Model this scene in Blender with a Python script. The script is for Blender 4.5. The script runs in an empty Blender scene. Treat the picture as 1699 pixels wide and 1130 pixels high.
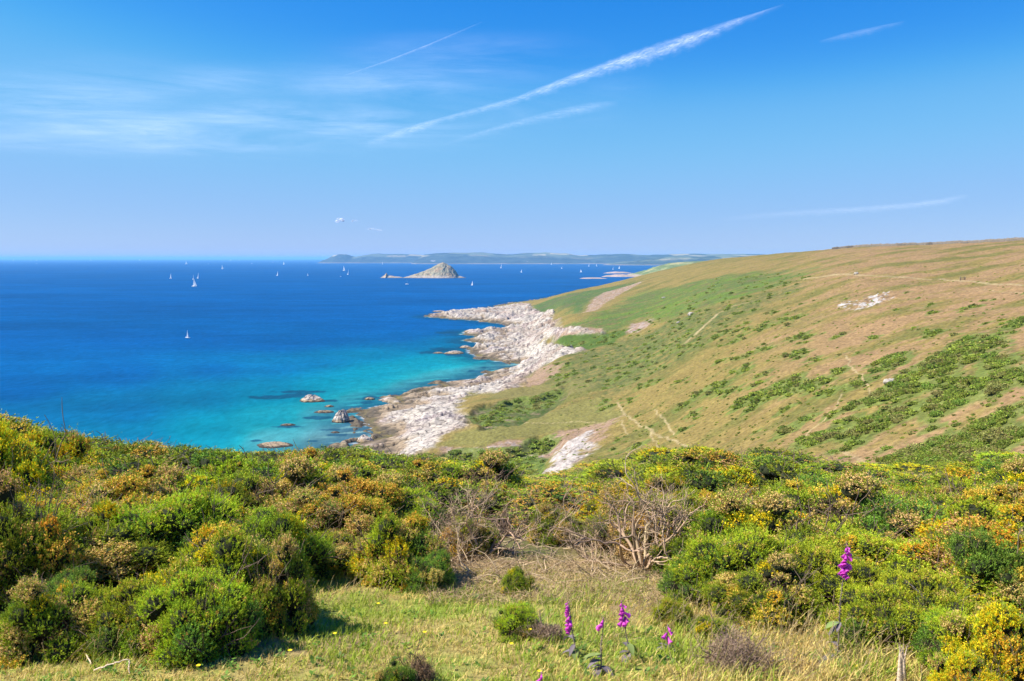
import bpy, math, random
import numpy as np
from mathutils import Vector, Matrix, noise as mn

R = math.radians
scene = bpy.context.scene
COL = scene.collection

# ------------------------------------------------------------ camera
FPX, CX, CY, HZ = 1416.0, 849.5, 565.0, 428.5
PITCH = math.atan((CY - HZ) / FPX)
cam_d = bpy.data.cameras.new("camera")
cam_d.sensor_width = 36.0
cam_d.lens = FPX / 1699.0 * 36.0
cam_d.clip_start = 0.1
cam_d.clip_end = 600000
cam_d.dof.use_dof = True
cam_d.dof.focus_distance = 60.0
cam_d.dof.aperture_fstop = 5.6
cam = bpy.data.objects.new("camera", cam_d)
COL.objects.link(cam)
cam.location = (0, 0, 70.0)
cam.rotation_euler = (R(90) - PITCH, 0, 0)
scene.camera = cam

# ------------------------------------------------------------ sky, sun, exposure
SUN_EL, SUN_AZ = 48.0, -93.0          # azimuth from the view direction (+Y), negative = left
w = bpy.data.worlds.new("World"); scene.world = w; w.use_nodes = True
wn, wl = w.node_tree.nodes, w.node_tree.links
wn.clear()
sky = wn.new("ShaderNodeTexSky"); sky.sky_type = 'NISHITA'; sky.sun_disc = False
sky.sun_elevation = R(SUN_EL); sky.sun_rotation = R(SUN_AZ)
sky.altitude = 0; sky.air_density = 1.0; sky.dust_density = 0.0; sky.ozone_density = 6.0
bg = wn.new("ShaderNodeBackground"); bg.inputs["Strength"].default_value = 0.065
wo = wn.new("ShaderNodeOutputWorld")
# grade the sky like the photo's polarised exposure
s1 = wn.new("ShaderNodeVectorMath"); s1.operation = 'SCALE'; s1.inputs["Scale"].default_value = .13
cvn = wn.new("ShaderNodeRGBCurve"); cm = cvn.mapping
for ci, pts in enumerate(([(0, 0), (.19, .035), (.29, .17), (.68, .37), (1, .5)], [(0, 0), (.355, .30), (.50, .50), (.83, .575), (1, .65)], [(0, 0), (.65, .87), (.8, .92), (1, .95)])):
    c_ = cm.curves[ci]
    c_.points[0].location = pts[0]; c_.points[-1].location = pts[-1]
    for p_ in pts[1:-1]: c_.points.new(*p_)
cm.update()
s2 = wn.new("ShaderNodeVectorMath"); s2.operation = 'SCALE'; s2.inputs["Scale"].default_value = 1 / .13
wl.new(sky.outputs[0], s1.inputs[0]); wl.new(s1.outputs[0], cvn.inputs["Color"]); wl.new(cvn.outputs[0], s2.inputs[0]); wl.new(s2.outputs[0], bg.inputs[0])
wl.new(bg.outputs[0], wo.inputs[0])
sun_d = bpy.data.lights.new("sun", 'SUN'); sun_d.energy = 4.7; sun_d.angle = R(0.53); sun_d.color = (1.0, 0.94, 0.83)
sun = bpy.data.objects.new("sun", sun_d); COL.objects.link(sun)
sdir = Vector((math.sin(R(SUN_AZ)) * math.cos(R(SUN_EL)), math.cos(R(SUN_AZ)) * math.cos(R(SUN_EL)), math.sin(R(SUN_EL))))
sun.rotation_euler = sdir.to_track_quat('Z', 'Y').to_euler()
sun.location = (0, 0, 200)
scene.view_settings.view_transform = 'Standard'
scene.view_settings.look = 'None'
scene.view_settings.exposure = 1.0
scene.view_settings.gamma = 1.0
scene.render.engine = 'CYCLES'
cy = scene.cycles
cy.use_denoising = True
cy.max_bounces = 6; cy.diffuse_bounces = 3; cy.glossy_bounces = 2; cy.transparent_max_bounces = 8; cy.volume_bounces = 1
cy.volume_max_steps = 64

# ------------------------------------------------------------ helpers
cp, sp = math.cos(PITCH), math.sin(PITCH)
def ray(px, py):
    dx = (px - CX) / FPX; dy = -(py - CY) / FPX
    return (dx, cp + dy * sp, -sp + dy * cp)
def at(px, py, Y):
    d = ray(px, py); t = Y / d[1]
    return (d[0] * t, Y, 70.0 + d[2] * t)
def at_z(px, py, z=0.0):
    d = ray(px, py); t = (z - 70.0) / d[2]
    return (d[0] * t, d[1] * t, z)

def tag(o, label=None, cat=None, group=None, kind=None):
    if label: o["label"] = label
    if cat: o["category"] = cat
    if group: o["group"] = group
    if kind: o["kind"] = kind
    return o
def empty(name, loc, rz=0.0):
    o = bpy.data.objects.new(name, None); COL.objects.link(o)
    o.location = loc; o.rotation_euler = (0, 0, rz); o.empty_display_size = 0.2
    return o
def mesh_data(name, V, faces, cols=None, mat=None, smooth=False):
    """faces: list of int arrays, each (n,3) or (n,4)"""
    me = bpy.data.meshes.new(name)
    V = np.asarray(V, dtype=np.float32)
    faces = [np.asarray(f, dtype=np.int32) for f in faces if len(f)]
    me.vertices.add(len(V)); me.vertices.foreach_set("co", V.ravel())
    loops = np.concatenate([f.ravel() for f in faces])
    tot = np.concatenate([np.full(len(f), f.shape[1], np.int32) for f in faces])
    st = np.concatenate([[0], np.cumsum(tot)[:-1]]).astype(np.int32)
    me.loops.add(len(loops)); me.loops.foreach_set("vertex_index", loops)
    me.polygons.add(len(tot)); me.polygons.foreach_set("loop_start", st); me.polygons.foreach_set("loop_total", tot)
    if smooth: me.polygons.foreach_set("use_smooth", np.ones(len(tot), bool))
    if cols is not None:
        cols = np.asarray(cols, dtype=np.float32)
        if cols.shape[1] == 3: cols = np.hstack([cols, np.ones((len(cols), 1), np.float32)])
        at_ = me.color_attributes.new("Col", 'FLOAT_COLOR', 'POINT')
        at_.data.foreach_set("color", cols.ravel())
    me.update(calc_edges=True)
    if mat: me.materials.append(mat)
    return me
def obj(name, me, parent=None, loc=(0, 0, 0), rot=(0, 0, 0), sc=(1, 1, 1)):
    o = bpy.data.objects.new(name, me); COL.objects.link(o)
    o.parent = parent; o.location = loc; o.rotation_euler = rot; o.scale = sc
    return o
def sm(a, b, x):
    t = np.clip((x - a) / (b - a), 0, 1); return t * t * (3 - 2 * t)

# vectorised gradient noise
_rng = np.random.RandomState(7)
_P = _rng.permutation(1024); _P = np.concatenate([_P, _P])
_ang = _rng.rand(1024) * 2 * np.pi; _GX, _GY = np.cos(_ang), np.sin(_ang)
def gn(x, y, seed=0):
    x = np.asarray(x, float) + seed * 17.31; y = np.asarray(y, float) + seed * 9.77
    xi = np.floor(x).astype(np.int64); yi = np.floor(y).astype(np.int64)
    xf, yf = x - xi, y - yi
    u = xf * xf * xf * (xf * (xf * 6 - 15) + 10); v = yf * yf * yf * (yf * (yf * 6 - 15) + 10)
    def g(ix, iy, dx, dy):
        h = _P[(_P[ix & 1023] + iy) & 1023]
        return _GX[h] * dx + _GY[h] * dy
    a = g(xi, yi, xf, yf); b = g(xi + 1, yi, xf - 1, yf)
    c = g(xi, yi + 1, xf, yf - 1); d = g(xi + 1, yi + 1, xf - 1, yf - 1)
    return (a + u * (b - a) + v * ((c + u * (d - c)) - (a + u * (b - a)))) * 1.5
def fbm(x, y, o=4, seed=0, gain=0.5):
    s = 0; a = 1; t = 0
    for i in range(o):
        s = s + a * gn(x, y, seed + i * 3); t += a; a *= gain; x = x * 2.03; y = y * 2.03
    return s / t
def ridged(x, y, o=4, seed=0, gain=0.55):
    s = 0; a = 1; t = 0
    for i in range(o):
        s = s + a * (1 - 2 * np.abs(gn(x, y, seed + i * 3))); t += a; a *= gain; x = x * 2.1; y = y * 2.1
    return s / t                                   # about -1..1
def seg_dist(x, y, P, closed=True):
    P = np.asarray(P, float); n = len(P); d2 = np.full(x.shape, 1e18)
    for i in range(n if closed else n - 1):
        a, b = P[i], P[(i + 1) % n]; e = b - a; L = max(e @ e, 1e-9)
        t = np.clip(((x - a[0]) * e[0] + (y - a[1]) * e[1]) / L, 0, 1)
        d2 = np.minimum(d2, (x - a[0] - t * e[0]) ** 2 + (y - a[1] - t * e[1]) ** 2)
    return np.sqrt(d2)
def sdf(x, y, P):
    """positive inside"""
    P = np.asarray(P, float); n = len(P); ins = np.zeros(x.shape, bool)
    for i in range(n):
        a, b = P[i], P[(i + 1) % n]
        if a[1] == b[1]: continue
        c = ((a[1] > y) != (b[1] > y)) & (x < (b[0] - a[0]) * (y - a[1]) / (b[1] - a[1]) + a[0])
        ins ^= c
    d = seg_dist(x, y, P)
    return np.where(ins, d, -d)

# ---- materials
def new_mat(name):
    m = bpy.data.materials.new(name); m.use_nodes = True
    nt = m.node_tree; nt.nodes.clear()
    out = nt.nodes.new("ShaderNodeOutputMaterial"); b = nt.nodes.new("ShaderNodeBsdfPrincipled")
    nt.links.new(b.outputs[0], out.inputs[0])
    return m, nt, b, out
def N(nt, t, **kw):
    n = nt.nodes.new(t)
    for k, v in kw.items():
        if k in n.inputs.keys() if isinstance(k, str) else False: n.inputs[k].default_value = v
        else: setattr(n, k, v)
    return n
def noise_tex(nt, scale, detail=4, vec=None, rough=0.55, dist=0.0):
    n = nt.nodes.new("ShaderNodeTexNoise"); n.inputs["Scale"].default_value = scale
    n.inputs["Detail"].default_value = detail; n.inputs["Roughness"].default_value = rough
    n.inputs["Distortion"].default_value = dist
    if vec is not None: nt.links.new(vec, n.inputs["Vector"])
    return n
def mapping(nt, src, scale=(1, 1, 1), rot=(0, 0, 0)):
    m = nt.nodes.new("ShaderNodeMapping"); m.inputs["Scale"].default_value = scale; m.inputs["Rotation"].default_value = rot
    nt.links.new(src, m.inputs["Vector"]); return m.outputs[0]
def maprange(nt, src, a, b, c, d):
    m = nt.nodes.new("ShaderNodeMapRange")
    for i, v in enumerate((a, b, c, d)): m.inputs[i + 1].default_value = v
    nt.links.new(src, m.inputs[0]); return m.outputs[0]
def mul_col(nt, col, fac):
    m = nt.nodes.new("ShaderNodeVectorMath"); m.operation = 'SCALE'
    nt.links.new(col, m.inputs[0]); nt.links.new(fac, m.inputs["Scale"]); return m.outputs[0]
def mix_col(nt, fac, a, b, typ='MIX'):
    m = nt.nodes.new("ShaderNodeMix"); m.data_type = 'RGBA'; m.blend_type = typ
    for s, v in ((0, fac), (6, a), (7, b)):
        if isinstance(v, (int, float)): m.inputs[s].default_value = v
        elif isinstance(v, tuple): m.inputs[s].default_value = v if len(v) == 4 else (*v, 1)
        else: nt.links.new(v, m.inputs[s])
    return m.outputs[2]
def attr(nt, name="Col"):
    a = nt.nodes.new("ShaderNodeAttribute"); a.attribute_name = name; return a.outputs[0]
def bump(nt, b, h, strength=0.5, dist=0.1, prev=None):
    n = nt.nodes.new("ShaderNodeBump"); n.inputs["Strength"].default_value = strength; n.inputs["Distance"].default_value = dist
    nt.links.new(h, n.inputs["Height"])
    if prev is not None: nt.links.new(prev, n.inputs["Normal"])
    if b is not None: nt.links.new(n.outputs[0], b.inputs["Normal"])
    return n.outputs[0]
def geo_pos(nt):
    return nt.nodes.new("ShaderNodeNewGeometry").outputs["Position"]
def simple_mat(name, col, rough=0.7, var=0.25, scale=8.0, spec=0.3, use_attr=False, bumpd=0.0, rand=0.0):
    m, nt, b, out = new_mat(name)
    tc = nt.nodes.new("ShaderNodeTexCoord")
    n = noise_tex(nt, scale, 4, tc.outputs["Object"])
    f = maprange(nt, n.outputs[0], 0.3, 0.7, 1 - var, 1 + var)
    if use_attr: c = attr(nt)
    else:
        rgb = nt.nodes.new("ShaderNodeRGB"); rgb.outputs[0].default_value = (*col, 1); c = rgb.outputs[0]
    c = mul_col(nt, c, f)
    if rand > 0:
        oi = nt.nodes.new("ShaderNodeObjectInfo")
        c = mul_col(nt, c, maprange(nt, oi.outputs["Random"], 0, 1, 1 - rand, 1 + rand))
    nt.links.new(c, b.inputs["Base Color"])
    b.inputs["Roughness"].default_value = rough; b.inputs["Specular IOR Level"].default_value = spec
    if bumpd: bump(nt, b, n.outputs[0], 0.6, bumpd)
    return m
# ============================================================ TERRAIN
def fore(x, y):
    """the grassy brow the photographer stands on"""
    z = 70 - 2.95 - 0.18 * (y - 5.7) - 0.010 * np.clip(y - 20, 0, None) ** 2
    return z + 0.05 * fbm(x * 0.5, y * 0.5, 3, 5) + 0.03 * gn(x * 2.1, y * 2.1, 9)

ctrl = []                                           # (px, py, Y) seen ground points
ctrl += [(1699,770,100),(1699,700,116),(1699,600,147),(1699,500,222),(1699,472,262),(1699,430,360),(1699,399,520)]
ctrl += [(1550,772,112),(1550,700,132),(1550,600,172),(1550,500,268),(1550,464,340),(1550,425,450),(1550,407,600)]
ctrl += [(1400,765,128),(1400,700,152),(1400,640,178),(1400,570,235),(1400,500,320),(1400,456,420),(1400,428,560),(1400,412,740)]
ctrl += [(1290,745,150),(1290,660,195),(1290,560,290),(1290,490,420),(1290,450,590),(1290,421,900)]
ctrl += [(1200,745,175),(1200,700,200),(1200,650,238),(1200,600,285),(1200,550,350),(1200,500,455),(1200,465,610),(1200,440,820),(1195,430,1150)]
ctrl += [(1050,745,222),(1050,700,258),(1050,650,312),(1050,600,380),(1050,550,490),(1050,500,690),(1050,470,960),(1110,447,1350),(1150,439,1280)]
ctrl += [(930,790,212),(930,765,232),(930,735,262),(930,700,293),(930,660,340),(930,625,390),(930,590,455),(930,560,545),(930,530,655),(930,505,830),(940,486,1100)]
ctrl += [(850,790,238),(850,755,256),(850,735,272),(850,715,287),(850,690,312),(850,665,350),(850,645,385),(800,700,300),(800,675,335),(775,720,290)]
ctrl += [(740,745,276),(735,732,284),(760,700,318),(720,700,333),(690,690,352),(670,710,338),(700,735,295),(650,748,303)]
ctrl += [(880,625,440),(900,605,480),(960,590,440),(960,570,500),(860,600,570),(870,575,640),(900,552,740),(860,560,720),(820,575,655)]
ctrl += [(930,545,690),(890,530,890),(850,527,930),(870,512,1060),(835,518,1050),(800,524,1000),(900,500,1080),(1000,475,1350),(1038,464,1700),(985,492,900),(910,520,860)]
C3 = [at(*c) for c in ctrl]
# waterline, near to far, in the photo's pixels at z = 0
WL = [(560,760),(585,739),(612,733),(640,727),(622,716),(611,700),(607,691),(601,684),(622,676),(650,673),(672,675),(666,668),(655,661),(672,658),
      (690,655),(700,650),(716,648),(748,644),(735,637),(756,633),(795,629),(812,619),(846,611),(882,606),(850,601),(826,599),
      (799,593),(783,587),(779,579),(796,575),(809,571),(790,568),(771,565),(795,559),(790,557),(769,555),(776,549),(800,550),(826,546),
      (862,544),(848,538),(820,536),(794,532),(764,530),(740,528),(709,526),(725,522),(742,520),(762,518),(800,515)]
WLw = [at_z(px, py)[:2] for px, py in WL]
def uY(px, Y): return ((px - CX) / FPX * Y / (cp + 0.03), Y)
far_side = [uY(850, 1330), uY(900, 1450), uY(950, 1700), uY(1000, 2100), uY(1035, 2500), uY(1090, 3300), uY(1130, 5200)]
near_side = [(-900, 60), (-260, 100), (-170, 150), (-105, 205), (-84, 262), (-73, 290)]
LAND = [(-900, -400)] + near_side + WLw + far_side + [(9000, 5200), (9000, -400)]
LAND = np.array(LAND)
for p in WLw[::2] + far_side[:-1]: C3.append((p[0], p[1], 0.0))
for p in near_side[1:-1]: C3.append((p[0], p[1], 2.0))
# ground hidden behind the brow or behind the crest
def hid(px, Y, z): C3.append(((px - CX) / FPX * Y, Y, z))
for px, Y, z in [(-300,38,55),(200,38,56),(560,38,56.5),(850,38,56.5),(1150,38,57),(1450,38,57),(1800,38,57),(2300,38,57),
                 (-300,70,36),(300,75,38),(560,75,40),(850,75,41),(1150,75,43),(1450,75,46),(1800,75,48),(2300,75,54),
                 (0,130,14),(400,140,18),(600,150,20),(750,160,22),(900,150,26),(1050,140,31),(1200,125,35),(350,200,8),(560,215,11),(700,220,12),
                 (2200,150,70),(2200,300,88),(2300,600,92),(1900,500,86),(1800,900,80),(1400,1000,76),(1500,1500,66),(1300,1300,66),(1250,1700,56),
                 (1200,2200,36),(1500,3000,50),(2200,3000,60),(1120,1900,34),(1100,2600,14),(1300,4500,30),(1800,5000,50)]:
    hid(px, Y, z)
C3 = np.array(C3)
def uv(x, y):
    y = np.maximum(y, 5.0); return np.clip(x / y, -1.5, 1.7) * 3.0, np.log(y)
cu, cv = uv(C3[:, 0], C3[:, 1])
def _phi(r2): return 0.5 * r2 * np.log(np.maximum(r2, 1e-12))
n = len(cu)
A = np.zeros((n + 3, n + 3)); A[:n, :n] = _phi((cu[:, None] - cu) ** 2 + (cv[:, None] - cv) ** 2) + np.eye(n) * 2e-4
A[:n, n:] = np.stack([np.ones(n), cu, cv], 1); A[n:, :n] = A[:n, n:].T
_W = np.linalg.solve(A, np.concatenate([C3[:, 2], [0, 0, 0]]))
def tps(x, y):
    u, v = uv(x, y); s = _W[n] + _W[n + 1] * u + _W[n + 2] * v
    for i in range(n): s = s + _W[i] * _phi((u - cu[i]) ** 2 + (v - cv[i]) ** 2)
    return s
def base_h(x, y, d=None):
    x = np.asarray(x, float); y = np.asarray(y, float)
    if d is None: d = sdf(x, y, LAND)
    t = np.maximum(tps(x, y), 0.3)
    wdt = np.clip(y * 0.05, 10, 40)
    k = sm(0, 1, d / wdt)
    near = np.clip(d, -40, None) * np.where(d > 0, 0.16, 0.2)
    h = near * (1 - k) + t * k
    b = sm(26, 46, y)
    return fore(x, y) * (1 - b) + h * b
def hit(px, py, Ymin=3.0, Ymax=4000.0):
    """first ground point seen along a line of sight, on the smooth base terrain"""
    d = ray(px, py); Ys = np.exp(np.linspace(math.log(Ymin), math.log(Ymax), 1400))
    t = Ys / d[1]; x = d[0] * t; z = 70 + d[2] * t
    g = base_h(x, Ys); below = np.where(z < g)[0]
    if len(below) == 0: return None
    i = below[0]
    if i == 0: return (x[0], Ys[0], g[0])
    f = (z[i-1] - g[i-1]) / max((z[i-1] - g[i-1]) - (z[i] - g[i]), 1e-9)
    Y = Ys[i-1] + f * (Ys[i] - Ys[i-1]); t = Y / d[1]
    return (d[0] * t, Y, 70 + d[2] * t)
def hits(poly, Ymin=60.0):
    out = []
    for px, py in poly:
        h_ = hit(px, py, Ymin)
        if h_ is not None: out.append(h_[:2])
    return out

# ---- where the hillside changes (outlines found on the ground)
rock_in = [(560,765),(700,752),(731,740),(733,727),(754,716),(777,708),(770,696),(759,676),(764,663),(782,652),(825,650),(866,641),
           (872,629),(892,613),(914,602),(968,582),(958,578),(926,577),(900,566),(919,561),(998,555),(998,551),(928,546),(926,541),(916,536),
           (913,517),(882,515),(880,505),(853,506)]
rocks_poly = WLw + hits(rock_in)[::-1]
P = {}
P['strip']  = hits([(905,566),(918,560),(926,543),(960,545),(1002,544),(1000,552),(945,556),(922,562)])
P['earth1'] = hits([(872,632),(890,614),(934,604),(926,618),(905,634),(872,644)])
P['scarA']  = hits([(1040,553),(1048,537),(1082,529),(1080,538),(1060,551)])
P['scarB']  = hits([(960,521),(978,503),(1000,486),(1070,466),(1040,482),(1000,506),(982,517)])
P['white']  = hits([(896,793),(915,768),(921,752),(938,734),(976,714),(981,738),(955,768),(925,784)])
P['whiteL'] = hits([(916,756),(930,737),(950,727),(940,742)])
P['earth2'] = hits([(890,726),(935,713),(1030,690),(1012,707),(992,735),(968,757),(975,722),(940,733),(915,750)])
P['edge']   = hits([(731,738),(800,741),(845,732),(930,722),(928,732),(905,740),(860,745),(800,750),(735,748)])
P['quarry'] = hits([(1412,506),(1440,494),(1478,487),(1470,501),(1432,514),(1415,513)])
P['quarry2']= hits([(1388,508),(1402,500),(1422,503),(1400,512)])
P['pinkA']  = hits([(1340,535),(1385,500),(1430,486),(1510,482),(1480,503),(1440,518),(1400,520),(1345,548)])
P['pinkB']  = hits([(1255,560),(1300,548),(1340,536),(1340,548),(1290,568),(1262,578)])
P['pinkC']  = hits([(1520,530),(1600,505),(1699,492),(1699,520),(1620,530),(1560,540)])
P['pinkD']  = hits([(1390,745),(1470,725),(1560,700),(1620,672),(1699,650),(1699,690),(1600,715),(1530,745),(1420,768)])
P['pinkE']  = hits([(1550,500),(1620,475),(1690,478),(1699,492),(1620,498)])
P['pinkF']  = hits([(1640,735),(1699,715),(1699,745),(1660,755)])
P['greenA'] = hits([(932,545),(985,526),(1056,487),(1174,464),(1250,450),(1345,452),(1300,472),(1205,499),(1105,533),(1085,528),(1046,538),(1040,545),(1000,553)])
P['greenB'] = hits([(922,573),(918,562),(1000,554),(1042,544),(1042,554),(1010,570),(968,581),(945,577)])
P['greenC'] = hits([(881,516),(881,509),(950,486),(1040,471),(1066,466),(1000,488),(985,497),(960,520),(936,512),(915,519)])
P['gullyA'] = hits([(775,692),(792,672),(850,662),(895,657),(938,640),(940,656),(912,680),(855,702),(806,709)])
P['gullyB'] = hits([(740,750),(800,750),(845,745),(895,724),(930,733),(915,752),(893,792),(760,800),(700,770)])
P['lawn']   = hits([(733,734),(756,718),(800,705),(866,696),(935,676),(1005,655),(1040,690),(1000,700),(935,711),(845,729),(800,739)])
P['lawnB']  = hits([(790,655),(868,643),(940,630),(1000,640),(960,652),(890,657),(840,662)])
P['slopeL'] = hits([(880,606),(930,598),(1000,572),(1120,530),(1230,500),(1330,470),(1240,520),(1180,560),(1090,620),(1000,655),(930,645),(905,632)])
PATHS = [([(1330,462),(1400,455),(1450,458),(1500,459),(1560,464),(1620,468),(1699,474)], 1.5),
         ([(1024,668),(1032,680),(1044,693),(1058,703),(1078,714),(1110,728),(1145,742)], .75),
         ([(1078,714),(1086,728),(1093,745)], 0.5),
         ([(1086,680),(1101,697),(1112,712),(1118,722)], 0.5),
         ([(1030,697),(1036,712),(1042,722)], 0.4),
         ([(1135,572),(1165,545),(1190,522),(1220,507),(1250,500)], 1.0),
         ([(1404,588),(1412,606),(1432,628),(1441,645),(1450,655)], 0.5),
         ([(1398,652),(1385,680),(1350,708),(1325,735)], 0.4),
         ([(740,697),(800,696),(870,701),(960,699),(1030,697)], 0.5),
         ([(1699,484),(1620,482),(1540,492),(1420,514)], 0.5),
         ([(1392,742),(1408,756),(1440,764)], 0.7)]
PATHS = [(hits(p), w_) for p, w_ in PATHS]

def cells(u, v, seed=0):
    """cellular pattern: random per cell, distance to the joint, offset inside the cell"""
    ui, vi = np.floor(u).astype(np.int64), np.floor(v).astype(np.int64)
    f1 = np.full(u.shape, 9.0); f2 = np.full(u.shape, 9.0); rn = np.zeros(u.shape); du = np.zeros(u.shape); dv = np.zeros(u.shape)
    for a in (-1, 0, 1):
        for b in (-1, 0, 1):
            h1 = _P[(_P[(ui + a + seed * 7) & 1023] + vi + b) & 1023]; h2 = _P[(h1 + 311) & 1023]; h3 = _P[(h2 + 97) & 1023]
            x_, y_ = ui + a + h1 / 1024. - u, vi + b + h2 / 1024. - v; q = np.sqrt(x_ * x_ + y_ * y_)
            m_ = q < f1; f2 = np.where(m_, f1, np.minimum(f2, q)); rn = np.where(m_, h3 / 1024., rn); du = np.where(m_, x_, du); dv = np.where(m_, y_, dv); f1 = np.where(m_, q, f1)
    return rn, f2 - f1, du, dv
def rock_frame(x, y):
    a = R(20); s = np.clip(y / 330.0, 0.8, 2.6); wx = fbm(x / 26, y / 26, 3, 40) * 9
    return (x * math.cos(a) + y * math.sin(a)) + wx, (-x * math.sin(a) + y * math.cos(a)) + wx * .6, s
def slabs(x, y):
    u, v, s = rock_frame(x, y); A_ = cells(u / 42, v / 10, 1); B_ = cells(u / 15, v / 3.2, 2)
    return A_, B_
def rock_relief(x, y, d, rk):
    """broken, tilted rock: ledges running out to sea"""
    a = R(24); u = x * math.cos(a) + y * math.sin(a); v = -x * math.sin(a) + y * math.cos(a)
    s = np.clip(y / 330.0, 0.8, 2.6)
    wx = fbm(x / 23, y / 23, 3, 40) * 6
    r = ridged(u / (60 * s) + wx / 20, v / (17 * s) + wx / 8, 3, 21, 0.5)
    r2 = ridged(u / 16 + wx / 6, v / 3.4 + wx / 5, 3, 33, 0.5)
    r3 = fbm(u / 2.5, v / 0.8, 3, 55)
    st = (v + wx * 1.6 + 3 * fbm(u / 60, v / 60, 2, 45)) / 9.5; fr_ = st - np.floor(st); step = fr_ ** 1.3 * sm(1.0, .93, fr_)         # tilted beds: long backs, short steep faces
    amp = sm(0, 16, d) * .85 + .15 * sm(-2, 3, d)
    isl_ = 2.2 * sm(.42, .75, r) * sm(-16, -3, d) * (1 - sm(-1, 2, d))      # awash tips off the ledges
    A_, B_ = slabs(x, y)
    blk = 1.2 * (A_[0] - .5) + 2.6 * A_[3] + 1.6 * A_[2] + .5 * B_[3] + .3 * (B_[0] - .5)
    return isl_ * rk + rk * amp * (1.9 * s * (r - .22) + 0.35 * (r2 - .1) + .26 * np.clip(s, .8, 1.5) * blk + np.clip(s, .8, 1.6) * 2.6 * (step - .42) * (.6 + .4 * sm(-.3, .3, fbm(x / 35, y / 35, 2, 47))) + 0.10 * r3)

SETS = {}
def build_terrain():
    us = np.concatenate([np.linspace(-1.3, -0.26, 90)[:-1], np.linspace(-0.26, 0.62, 760), np.linspace(0.62, 1.5, 70)[1:]])
    l0, l1, l2 = math.log(38.0), math.log(1350.0), math.log(5000.0)
    vs = np.concatenate([np.linspace(l0, math.log(150), 150)[:-1], np.linspace(math.log(150), l1, 640), np.linspace(l1, l2, 110)[1:]])
    U, Vv = np.meshgrid(us, vs); Y = np.exp(Vv); X = U * Y
    x, y = X.ravel(), Y.ravel()
    d = sdf(x, y, LAND)
    sc_ = np.clip(y / 330.0, .8, 2.4)
    d = d + (1.8 * ridged(x / 14, y / 14, 3, 31) + 1.2 * fbm(x / 5, y / 5, 2, 32)) * sc_ * sm(60, 200, y)
    h = base_h(x, y, d)
    dn = d + fbm(x / 30, y / 30, 4, 3) * 5
    rk = sdf(x, y, rocks_poly)
    nz = fbm(x / 12, y / 12, 4, 11)
    rock = sm(-3, 3, rk + nz * 7)
    rock = np.maximum(rock, sm(7, -4, dn) )             # a rocky rim all along the shore
    h = h + rock_relief(x, y, d, rock)
    h = np.where((d > 1.0) & (y > 60), np.maximum(h, .25 + .25 * gn(x / 2, y / 2, 3)), h)
    # scarps: drop the gullies below the turf
    def m(name, w_=2.5, amp=5.0, sc=9.0, seed=0):
        p = np.array(P[name]); out = np.full(x.shape, 0.0)
        lo, hi = p.min(0) - 40, p.max(0) + 40
        k = (x > lo[0]) & (x < hi[0]) & (y > lo[1]) & (y < hi[1])
        out[k] = sm(-w_, w_, sdf(x[k], y[k], p) + fbm(x[k] / sc, y[k] / sc, 3, 60 + seed) * amp)
        return out
    gA, gB = m('gullyA', 3, 4), m('gullyB', 3, 3)
    h = h - 2.5 * gA - 3.0 * gB
    wh = np.maximum(m('white', 1.6, 6, 5), m('whiteL', 1, 2, 6)); h = h + wh * (0.9 * ridged(x / 9 + y / 12, y / 3 - x / 5, 4, 70) - .3)
    q = np.maximum(m('quarry', 1.2, 8, 5, 1), m('quarry2', 1.2, 4, 5, 2)); h = h + q * 0.8 * ridged(x / 5, y / 5, 4, 71)
    # hillside lie: terracettes and hollows
    land = (1 - rock)
    h = h + land * sm(60, 140, y) * (0.9 * fbm(x / 30, y / 45, 3, 12) + 0.35 * fbm(x / 7, y / 9, 3, 13) + 0.12 * gn(x / 1.7, y / 2.2, 14))
    # ---------------- albedo
    c = np.zeros((len(x), 3))
    def C(r, g, b): return np.array([r, g, b])
    ax, ay = x * 0.94 + y * 0.34, -x * 0.34 + y * 0.94
    n1 = fbm(ax / 60, ay / 24, 5, 80, 0.6); n2 = fbm(ax / 14, ay / 6, 4, 81, 0.65); n3 = fbm(x / 3, y / 4, 3, 82, 0.7)
    straw, olive, pink = C(.285, .215, .066), C(.185, .172, .045), C(.355, .225, .11)
    def mix(mask, col):
        nonlocal c
        c = c * (1 - mask[:, None]) + col * mask[:, None]
    c[:] = straw
    mix(sm(-.05, .28, -n1 + n2 * .5 + n3 * .25 - .02), olive)
    right = sm(.22, .42, x / y)
    mix(sm(.0, .32, n1 + n2 * .6 + .18 * right + .02) * right * .9, pink)
    for nm, a_, s_ in (('pinkA', .75, 1), ('pinkB', .8, 2), ('pinkC', .75, 3), ('pinkD', .85, 4), ('pinkE', .6, 5), ('pinkF', .8, 6)):
        mix(m(nm, 9, 14, 12, s_) * sm(-.35, .25, n2 + n3 * .5) * a_, pink * 1.05)
    mix(m('slopeL', 14, 18, 20, 7) * sm(-.5, .1, n2 + n3 * .6) * .85, C(0.137, 0.159, 0.046))
    mix(m('slopeL', 14, 18, 20, 7) * sm(.05, .35, n3 + fbm(x / 1.8, y / 3, 2, 95) * .5) * .8, C(0.074, 0.111, 0.026))
    mix(m('greenA', 10, 22, 22, 8) * sm(-.45, 0, n2 + n3 * .3 - n1 * .3), C(0.122, 0.174, 0.041))
    mix(m('greenA', 10, 22, 22, 8) * sm(.0, .25, n1 + n2 * .4 + n3 * .3) * .85, C(.145, .225, .032))
    mix(m('greenA', 10, 22, 22, 8) * sm(.15, .4, -n2 - n1 * .6 + n3 * .3), C(0.178, 0.148, 0.059))
    mix(m('greenB', 3, 4, 12, 9) * .95, C(.085, .15, .022) * (1 + .35 * n3[:, None]))
    mix(m('greenC', 8, 14, 20, 10) * sm(-.5, .05, n2 + .1), C(0.096, 0.159, 0.041))
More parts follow.
